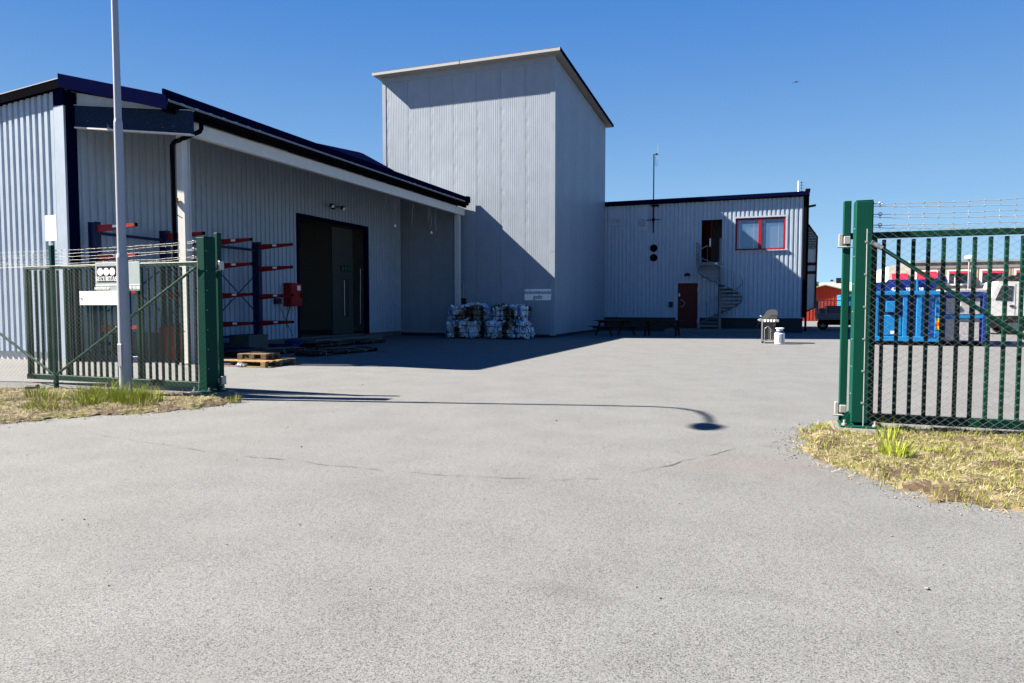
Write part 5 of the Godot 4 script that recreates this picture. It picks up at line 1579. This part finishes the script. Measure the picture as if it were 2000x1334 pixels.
# ---------------------------------------------------------------- yard: bales, grill, cylinder, tables
func bale(label: String, at: Vector3, sz: Vector3, sd: float) -> void:
	var t := thing("plastic_bale", label, "bale", at, "pressed plastic bales by the tower")
	var g := G.new()
	g.painted = true
	var h := sz * 0.5
	var pt := func(p: Vector3) -> Vector3:
		# p on a unit cube: squash to a rounded bale, then crumple
		var q := V(p.x * h.x, p.y * h.y, p.z * h.z)
		var r := 0.16
		var inner := V(clampf(q.x, -h.x + r, h.x - r), clampf(q.y, -h.y + r, h.y - r), clampf(q.z, -h.z + r, h.z - r))
		var o := q - inner
		if o.length() > 0.0001:
			q = inner + o.normalized() * minf(o.length(), r)
		var nn := (q - inner).normalized() if o.length() > 0.0001 else Vector3.ZERO
		var k := 0.09 * noise.get_noise_3d(q.x * 2.2 + sd, q.y * 1.3, q.z * 2.2) + 0.05 * noise.get_noise_3d(q.x * 7.0, q.y * 1.6 + sd, q.z * 7.0) + 0.018 * noise.get_noise_3d(q.x * 19.0, q.y * 4.0 + sd, q.z * 19.0)
		var tie := 0.05 * exp(-pow((absf(q.y) - h.y * 0.38) / 0.03, 2.0))
		return q + nn * (k - tie) + V(0, h.y, 0)
	var tone := func(p: Vector3) -> Color:
		var a := noise.get_noise_3d(p.x * 4.0 + sd, p.y * 0.7, p.z * 4.0)
		var b := noise.get_noise_3d(p.x * 1.3 + sd * 2.0, p.y * 0.6 + 7.0, p.z * 1.3)
		var f := noise.get_noise_3d(p.x * 13.0, p.y * 1.2 + sd, p.z * 13.0)
		var c := Color(0.62, 0.66, 0.72)
		if b + 0.35 * f > 0.12:
			c = Color(0.030, 0.026, 0.022) if a > -0.15 else Color(0.16, 0.12, 0.08)
		elif a + 0.4 * f > 0.38:
			c = Color(0.10, 0.16, 0.36)
		elif a < -0.42:
			c = Color(0.34, 0.33, 0.30)
		return c * (0.8 + 0.35 * f)
	var n := 30
	for ax in 3:
		var i := (ax + 1) % 3; var j := (ax + 2) % 3
		for sg in [-1.0, 1.0]:
			if ax == 1 and sg < 0:
				continue
			var grid := []
			for a in n + 1:
				var row := []
				for b in n + 1:
					var p := Vector3()
					p[ax] = sg; p[i] = a * 2.0 / n - 1.0; p[j] = b * 2.0 / n - 1.0
					row.append(pt.call(p))
				grid.append(row)
			var o := Vector3(); o[ax] = sg
			for a in n:
				for b in n:
					g.col = tone.call(grid[a][b])
					g.qd(grid[a][b], grid[a + 1][b], grid[a + 1][b + 1], grid[a][b + 1], o)
	# loose flaps of film sticking out
	for k in 70:
		var p := V(rng.randf_range(-1, 1), rng.randf_range(-0.95, 1), rng.randf_range(-1, 1))
		var ax: int = [0, 2, 2, 1][k % 4]
		p[ax] = (1.0 if ax == 1 else (1.0 if rng.randf() < 0.75 else -1.0))
		var c: Vector3 = pt.call(p)
		var b := Basis(V(rng.randfn(), rng.randfn(), rng.randfn()).normalized(), rng.randf() * TAU)
		var s := rng.randf_range(0.03, 0.10)
		g.col = tone.call(c) if rng.randf() < 0.4 else Color(0.66, 0.70, 0.76)
		g.qd(c - b.x * s, c - b.y * s * 0.7, c + b.x * s * 1.1, c + b.y * s * 0.7 + b.z * s * 0.5, b.z)
	part(t, "pressed_film", g, M.film)
	for y in [-0.38, 0.38]:
		g = G.new()
		var ring := []
		for q in [[-1, -1], [-0.3, -1.04], [0.3, -1.04], [1, -1], [1.04, 0], [1, 1], [0.3, 1.04], [-0.3, 1.04], [-1, 1], [-1.04, 0], [-1, -1]]:
			ring.append(V(q[0] * (h.x - 0.035), h.y + y * sz.y * 0.5, q[1] * (h.z - 0.035)))
		g.tube(ring, 0.008, 4, false)
		part(t, "baling_wire", g, M.black_metal)

func picnic_table(label: String, at: Vector3, turn: float) -> void:
	var t := thing("picnic_table", label, "picnic table", at, "", turn)
	for k in 5:
		pbox(t, "top_plank", V(-1.0, 0.715, -0.36 + k * 0.146), V(1.0, 0.75, -0.36 + k * 0.146 + 0.135), M.brown_wood, 0.004)
	for s in [-1.0, 1.0]:
		for k in 2:
			var z: float = s * (0.62 + k * 0.135)
			pbox(t, "bench_plank", V(-1.0, 0.42, z - 0.062), V(1.0, 0.455, z + 0.062), M.brown_wood, 0.004)
	for x in [-0.72, 0.72]:
		pbox(t, "bench_bearer", V(x - 0.022, 0.33, -0.78), V(x + 0.022, 0.42, 0.78), M.brown_wood)
		pbox(t, "top_bearer", V(x - 0.022, 0.63, -0.36), V(x + 0.022, 0.715, 0.36), M.brown_wood)
		for s in [-1.0, 1.0]:
			var g := G.new()
			g.beam(V(x + 0.046, 0.0, 0.62 * s), V(x + 0.046, 0.70, 0.24 * s), 0.045, 0.095, Vector3.RIGHT)
			part(t, "leg", g, M.brown_wood)
	for s in [-1.0, 1.0]:
		var g := G.new()
		g.beam(V(0.72 * s, 0.36, 0), V(0.1 * s, 0.70, 0), 0.04, 0.07)
		part(t, "brace", g, M.brown_wood)

func yard_things() -> void:
	bale("pressed bale of white and brown plastic film at the bottom beside the white canopy post", V(-12.92, 0, -28.35), V(1.50, 0.80, 1.15), 2.0)
	bale("pressed bale of streaked plastic film on top beside the white canopy post", V(-12.80, 0.79, -28.4), V(1.55, 0.72, 1.10), 9.0)
	bale("barrel shaped bale of white and black plastic film at the bottom below the goods sign", V(-10.72, 0, -28.2), V(1.85, 0.78, 1.15), 23.0)
	bale("pressed bale of blue and dark plastic film on top below the goods sign", V(-10.72, 0.77, -28.35), V(1.60, 0.68, 1.05), 41.0)
	picnic_table("dark brown picnic table standing before the dark red annex door", V(-4.95, 0, -33.6), 0.0)
	picnic_table("dark brown picnic table close to the shaded tower wall", V(-7.15, 0, -33.2), 0.9)
	# gas grill, its front turned to the warehouse
	var t := thing("gas_grill", "grey gas barbecue grill with closed lid and folded shelf in the sunny yard", "grill", V(-0.08, 0, -28.2))
	var g := G.new()
	g.prism(PackedVector2Array([Vector2(-0.26, 0.94), Vector2(-0.10, 1.20), Vector2(-0.02, 1.27), Vector2(0.08, 1.30), Vector2(0.26, 1.29), Vector2(0.32, 1.24), Vector2(0.33, 1.08), Vector2(0.10, 1.08), Vector2(0.03, 0.98), Vector2(-0.02, 0.95)]), V(0, 0, 0.0), Vector3.RIGHT, Vector3.UP, V(0, 0, -0.85))
	var lid := part(t, "lid", g, M.grill_lid)
	g = G.new()
	g.prism(PackedVector2Array([Vector2(-0.235, 1.0), Vector2(-0.12, 1.19), Vector2(-0.135, 1.20), Vector2(-0.25, 1.01)]), V(0, 0, -0.06), Vector3.RIGHT, Vector3.UP, V(0, 0, -0.7))
	part(lid, "lid_front", g, M.black_metal)
	g = G.new()
	g.tube([V(-0.23, 1.03, -0.1), V(-0.30, 1.05, -0.1), V(-0.30, 1.05, -0.75), V(-0.23, 1.03, -0.75)], 0.014, 6)
	part(lid, "handle", g, M.steel)
	pbox(t, "firebox", V(-0.02, 0.90, -0.85), V(0.31, 1.075, -0.004), M.grill_grey, 0.01)
	pbox(t, "control_panel", V(-0.34, 0.84, -0.85), V(-0.02, 0.94, 0.0), M.steel, 0.012)
	for k in 4:
		g = G.new()
		g.lathe(V(-0.34, 0.89, -0.15 - k * 0.18), [Vector2(0.035, 0.0), Vector2(0.03, 0.05), Vector2(0.0, 0.05)], 12, Basis(Vector3.BACK, PI / 2))
		part(t, "knob", g, M.steel)
	pbox(t, "side_shelf", V(-0.20, 0.82, 0.005), V(0.38, 0.92, 0.05), M.steel, 0.012)
	for k in 4:
		pbox(t, "tool_hook", V(-0.14 + k * 0.11, 0.82, 0.051), V(-0.09 + k * 0.11, 0.905, 0.075), M.sign_white, 0.01)
	pbox(t, "cabinet", V(-0.22, 0.12, -0.80), V(0.30, 0.84, -0.05), M.grill_grey, 0.008)
	pbox(t, "corner_leg", V(-0.25, 0.06, -0.05), V(-0.20, 0.84, 0.0), M.steel); pbox(t, "corner_leg", V(0.27, 0.06, -0.05), V(0.31, 0.84, 0.0), M.black_metal)
	pbox(t, "base_shelf", V(-0.24, 0.09, -0.85), V(0.31, 0.14, -0.002), M.steel)
	g = G.new()
	g.tube([V(-0.13, 0.16, 0.01), V(-0.13, 0.56, 0.01), V(-0.02, 0.66, 0.01), V(0.09, 0.56, 0.01), V(0.09, 0.16, 0.01)], 0.010, 6)
	part(t, "cylinder_hanger", g, M.steel)
	g = G.new()
	g.tube([V(-0.38, 0.76, -0.1), V(-0.38, 0.14, -0.1)], 0.012, 6); g.tube([V(-0.40, 0.76, -0.1), V(-0.24, 0.76, -0.02)], 0.014, 6)
	part(t, "front_handle", g, M.black_metal)
	for x in [-0.2, 0.26]:
		for z in [-0.06, -0.78]:
			g = G.new()
			g.lathe(V(x, 0.045, z), [Vector2(0.0, -0.02), Vector2(0.045, -0.02), Vector2(0.045, 0.02), Vector2(0.0, 0.02)], 14, Basis(Vector3.RIGHT, PI / 2))
			part(t, "caster", g, M.rubber)
	# composite gas cylinder
	t = thing("gas_cylinder", "white slotted plastic gas cylinder standing beside the grill", "gas cylinder", V(0.33, 0, -27.75))
	g = G.new()
	g.lathe(Vector3.ZERO, [Vector2(0.16, 0.0), Vector2(0.178, 0.02), Vector2(0.18, 0.40), Vector2(0.165, 0.42), Vector2(0.165, 0.43)], 28)
	var sl := part(t, "sleeve", g, M.cylinder_white)
	g = G.new()
	g.lathe(Vector3.ZERO, [Vector2(0.164, 0.42), Vector2(0.160, 0.46), Vector2(0.135, 0.505), Vector2(0.10, 0.52)], 28)
	part(t, "shoulder", g, M.skip_dark)
	g = G.new()
	g.lathe(Vector3.ZERO, [Vector2(0.11, 0.50), Vector2(0.115, 0.57), Vector2(0.15, 0.585), Vector2(0.15, 0.61), Vector2(0.12, 0.615), Vector2(0.10, 0.56), Vector2(0.0, 0.55)], 28)
	part(t, "collar", g, M.cylinder_white)
	for k in 5:
		for s in [-1.0, 1.0]:
			g = G.new()
			var b := Basis(Vector3.UP, 0.34 * s + 0.25) 
			g.box(b * V(0, 0.09 + k * 0.062, 0.180), V(0.085, 0.018, 0.004), b * Basis(Vector3.BACK, -0.7 * s))
			part(sl, "slot", g, M.plastic_dark)

# ---------------------------------------------------------------- verges and grass
const LEFT_VERGE := [[-7.42, -7.75], [-7.68, -8.30], [-8.1, -8.62], [-9.5, -8.52], [-11.0, -8.35], [-12.5, -8.05], [-16.0, -8.2], [-20.0, -8.3], [-20.0, 2.0], [-13.0, -1.5], [-10.2, -4.2], [-8.83, -5.6], [-8.22, -6.5], [-7.74, -6.95]]
const RIGHT_VERGE := [[0.30, -8.35], [0.36, -7.7], [0.30, -7.45], [0.38, -7.22], [0.62, -6.72], [0.88, -6.30], [1.18, -5.82], [1.73, -5.72], [3.0, -5.1], [6.5, -3.6], [6.5, -9.4], [2.6, -9.3], [1.6, -9.15], [0.85, -9.08], [0.45, -8.85]]

func inside(poly: PackedVector2Array, p: Vector2) -> bool:
	return Geometry2D.is_point_in_polygon(p, poly)

func edge_dist(poly: PackedVector2Array, p: Vector2) -> float:
	var d := 1e9
	for k in poly.size():
		d = minf(d, p.distance_to(Geometry2D.get_closest_point_to_segment(p, poly[k], poly[(k + 1) % poly.size()])))
	return d

func verge_h(poly: PackedVector2Array, p: Vector2) -> float:
	var q := p + Vector2(noise.get_noise_2d(p.x * 3.0, p.y * 3.0), noise.get_noise_2d(p.x * 3.0 + 50.0, p.y * 3.0)) * 0.09 + Vector2(noise.get_noise_2d(p.x * 12.0, p.y * 12.0), noise.get_noise_2d(p.x * 12.0 + 50.0, p.y * 12.0)) * 0.05
	if not inside(poly, q):
		return -0.05
	var d := edge_dist(poly, q)
	return minf(0.05, d * 0.22) + 0.018 * noise.get_noise_2d(p.x * 3.0, p.y * 3.0) * minf(1.0, d * 6.0) + 0.012 * noise.get_noise_2d(p.x * 11.0, p.y * 11.0) * minf(1.0, d * 8.0) - 0.004

func verge(called: String, pts: Array, x0: float, x1: float, z0: float, z1: float) -> PackedVector2Array:
	var poly := PackedVector2Array()
	for p in pts:
		poly.append(Vector2(p[0], p[1]))
	var st := 0.045
	var nx := int((x1 - x0) / st); var nz := int((z1 - z0) / st)
	var g := G.new()
	g.painted = true
	var hs := PackedFloat32Array()
	for j in nz + 1:
		for i in nx + 1:
			hs.append(verge_h(poly, Vector2(x0 + i * st, z0 + j * st)))
	for j in nz:
		for i in nx:
			var k := j * (nx + 1) + i
			var m := maxf(maxf(hs[k], hs[k + 1]), maxf(hs[k + nx + 1], hs[k + nx + 2]))
			if m < -0.02:
				continue
			var x := x0 + i * st; var z := z0 + j * st
			var a := noise.get_noise_2d(x * 1.6 + 30.0, z * 1.6); var b := noise.get_noise_2d(x * 6.0, z * 6.0 + 80.0); var c := noise.get_noise_2d(x * 17.0, z * 17.0)
			var col := Color(0.15, 0.125, 0.08)
			if a + 0.5 * b > 0.25:
				col = Color(0.085, 0.062, 0.042)
			elif a + 0.6 * b < -0.28:
				col = Color(0.11, 0.105, 0.04)
			g.col = col * (0.85 + 0.35 * c)
			g.qd(V(x, hs[k], z), V(x + st, hs[k + 1], z), V(x + st, hs[k + nx + 2], z + st), V(x, hs[k + nx + 1], z + st), Vector3.UP)
	struct(part(self, called, g, M.soil))
	return poly

func blade(g: G, p: Vector3, h: float, w: float, lean: Vector3, face: float) -> void:
	var s := V(cos(face), 0, sin(face)) * w * 0.5
	var m := p + V(0, h * 0.55, 0) + lean * 0.35
	var e := p + V(0, h, 0) + lean
	var hint := s.cross(Vector3.UP)
	g.qd(p - s, p + s, m + s * 0.8, m - s * 0.8, hint)
	g.t3(m - s * 0.8, m + s * 0.8, e, hint)

func tuft(label: String, at: Vector3, n: int, h: float, r: float, dry: float) -> void:
	var t := thing("grass_tuft", label, "grass tuft", at, "grass tufts on the verges")
	var g := G.new()
	g.painted = true
	for k in n:
		var an := rng.randf() * TAU
		var q := r * sqrt(rng.randf())
		var p := V(cos(an) * q, -0.02, sin(an) * q)
		var hh := h * rng.randf_range(0.45, 1.0) * (1.0 - 0.35 * q / r)
		var ln := V(cos(an + rng.randfn() * 0.7), 0, sin(an + rng.randfn() * 0.7)) * hh * rng.randf_range(0.1, 0.65)
		var f := rng.randf_range(0.7, 1.2)
		g.col = Color(0.25 * f, 0.20 * f, 0.085 * f) if rng.randf() < dry else Color(0.16 * f, 0.225 * f, 0.016 * f).lerp(Color(0.25, 0.26, 0.025), rng.randf() * 0.6)
		blade(g, p, hh, rng.randf_range(0.004, 0.008), ln, rng.randf() * TAU)
	part(t, "blades", g, M.blade, true)

func grasses() -> void:
	var lp := verge("verge_soil", LEFT_VERGE, -15.0, -7.2, -8.8, -3.0)
	var rp := verge("verge_soil", RIGHT_VERGE, 0.1, 5.2, -9.5, -4.2)
	var mat_g := G.new(); mat_g.painted = true
	var grn := G.new(); grn.painted = true
	var zones := [[lp, -14.2, -7.3, -8.8, -4.0, 42000], [rp, 0.15, 3.4, -9.5, -5.0, 34000]]
	for zn in zones:
		for k in zn[5]:
			var x := rng.randf_range(zn[1], zn[2]); var z := rng.randf_range(zn[3], zn[4])
			var y := verge_h(zn[0], Vector2(x, z))
			if y < -0.006:
				if rng.randf() > 0.30 or edge_dist(zn[0], Vector2(x, z)) > 0.22 * rng.randf():
					continue
				y = 0.002
			var dn := noise.get_noise_2d(x * 1.6 + 30.0, z * 1.6) + 0.5 * noise.get_noise_2d(x * 6.0, z * 6.0 + 80.0)
			if dn > 0.30 and rng.randf() < 0.45:
				continue
			var f := rng.randf_range(0.65, 1.25)
			var an := rng.randf() * TAU
			if rng.randf() < 0.50 - dn * 0.5:
				var L := rng.randf_range(0.03, 0.11)
				mat_g.col = Color(0.26 * f, 0.232 * f, 0.145 * f) if rng.randf() < 0.7 else Color(0.17 * f, 0.13 * f, 0.07 * f)
				blade(mat_g, V(x, y - 0.003, z), rng.randf_range(0.004, 0.03), rng.randf_range(0.003, 0.007), V(cos(an), 0, sin(an)) * L, an + PI / 2)
			elif noise.get_noise_2d(x * 2.3, z * 2.3 + 11.0) > -0.15 or rng.randf() < 0.25:
				var hh := rng.randf_range(0.02, 0.075)
				grn.col = Color(0.11 * f, 0.145 * f, 0.018 * f).lerp(Color(0.20, 0.185, 0.05), rng.randf() * 0.7)
				blade(grn, V(x, y - 0.004, z), hh, rng.randf_range(0.003, 0.006), V(cos(an), 0, sin(an)) * hh * rng.randf_range(0.2, 0.9), rng.randf() * TAU)
	for q in [["dry_grass", mat_g, "matted dry straw lying over the verges"], ["short_grass", grn, "short patchy green grass growing through the verges"]]:
		var o := part(self, q[0], q[1], M.blade, true)
		o.set_meta("label", q[2])
		o.set_meta("category", "grass")
	var L := [[-9.35, -7.45, 0.36, 0.24, 240, 0.25], [-9.6, -7.35, 0.30, 0.2, 160, 0.35], [-8.75, -7.35, 0.34, 0.22, 240, 0.2], [-8.55, -7.5, 0.30, 0.18, 150, 0.3], [-9.15, -7.0, 0.22, 0.2, 170, 0.3], [-9.9, -7.0, 0.22, 0.2, 140, 0.5], [-10.6, -7.3, 0.26, 0.14, 100, 0.3], [-9.4, -6.5, 0.20, 0.18, 140, 0.5], [-10.3, -6.3, 0.17, 0.22, 150, 0.3], [-8.95, -6.45, 0.15, 0.2, 110, 0.5], [-8.25, -7.15, 0.18, 0.16, 110, 0.6], [-10.9, -5.8, 0.2, 0.25, 160, 0.3], [-9.75, -5.9, 0.16, 0.22, 140, 0.4]]
	for q in L:
		tuft("green and straw coloured grass tuft on the verge around the lamp post", V(q[0], 0.03, q[1]), int(q[4] * 1.6), q[2] * 1.3, q[3] * 1.1, q[5])
	tuft("lone dry grass tuft on the asphalt edge beside the lamp post side gate post", V(-7.52, 0.0, -8.12), 90, 0.24, 0.09, 0.5)
	tuft("big bright green grass tuft beside the footing of the gate post", V(1.12, 0.03, -7.25), 210, 0.30, 0.13, 0.05)
	tuft("tall thin green grass tuft against the gate post footing", V(1.19, 0.03, -8.15), 90, 0.34, 0.11, 0.1)
	for q in [[1.32, -6.45, 0.09, 0.16], [1.5, -7.6, 0.10, 0.14], [0.62, -8.75, 0.13, 0.16], [1.75, -8.4, 0.12, 0.14], [1.9, -6.9, 0.09, 0.2], [2.2, -6.1, 0.1, 0.2], [0.75, -6.95, 0.08, 0.16], [1.55, -6.15, 0.10, 0.14]]:
		tuft("low green grass tuft spreading over the dry verge below the chain link fence", V(q[0], 0.03, q[1]), 110, q[2], q[3], 0.3)
	var t := thing("stone", "pale stone lying on the verge below the fence corner", "stone", V(-11.6, 0.05, -7.9))
	var g := G.new()
	g.bev(V(0, 0.03, 0), V(0.22, 0.09, 0.13), 0.03, Basis(Vector3.UP, 0.5))
	part(t, "body", g, M.concrete)
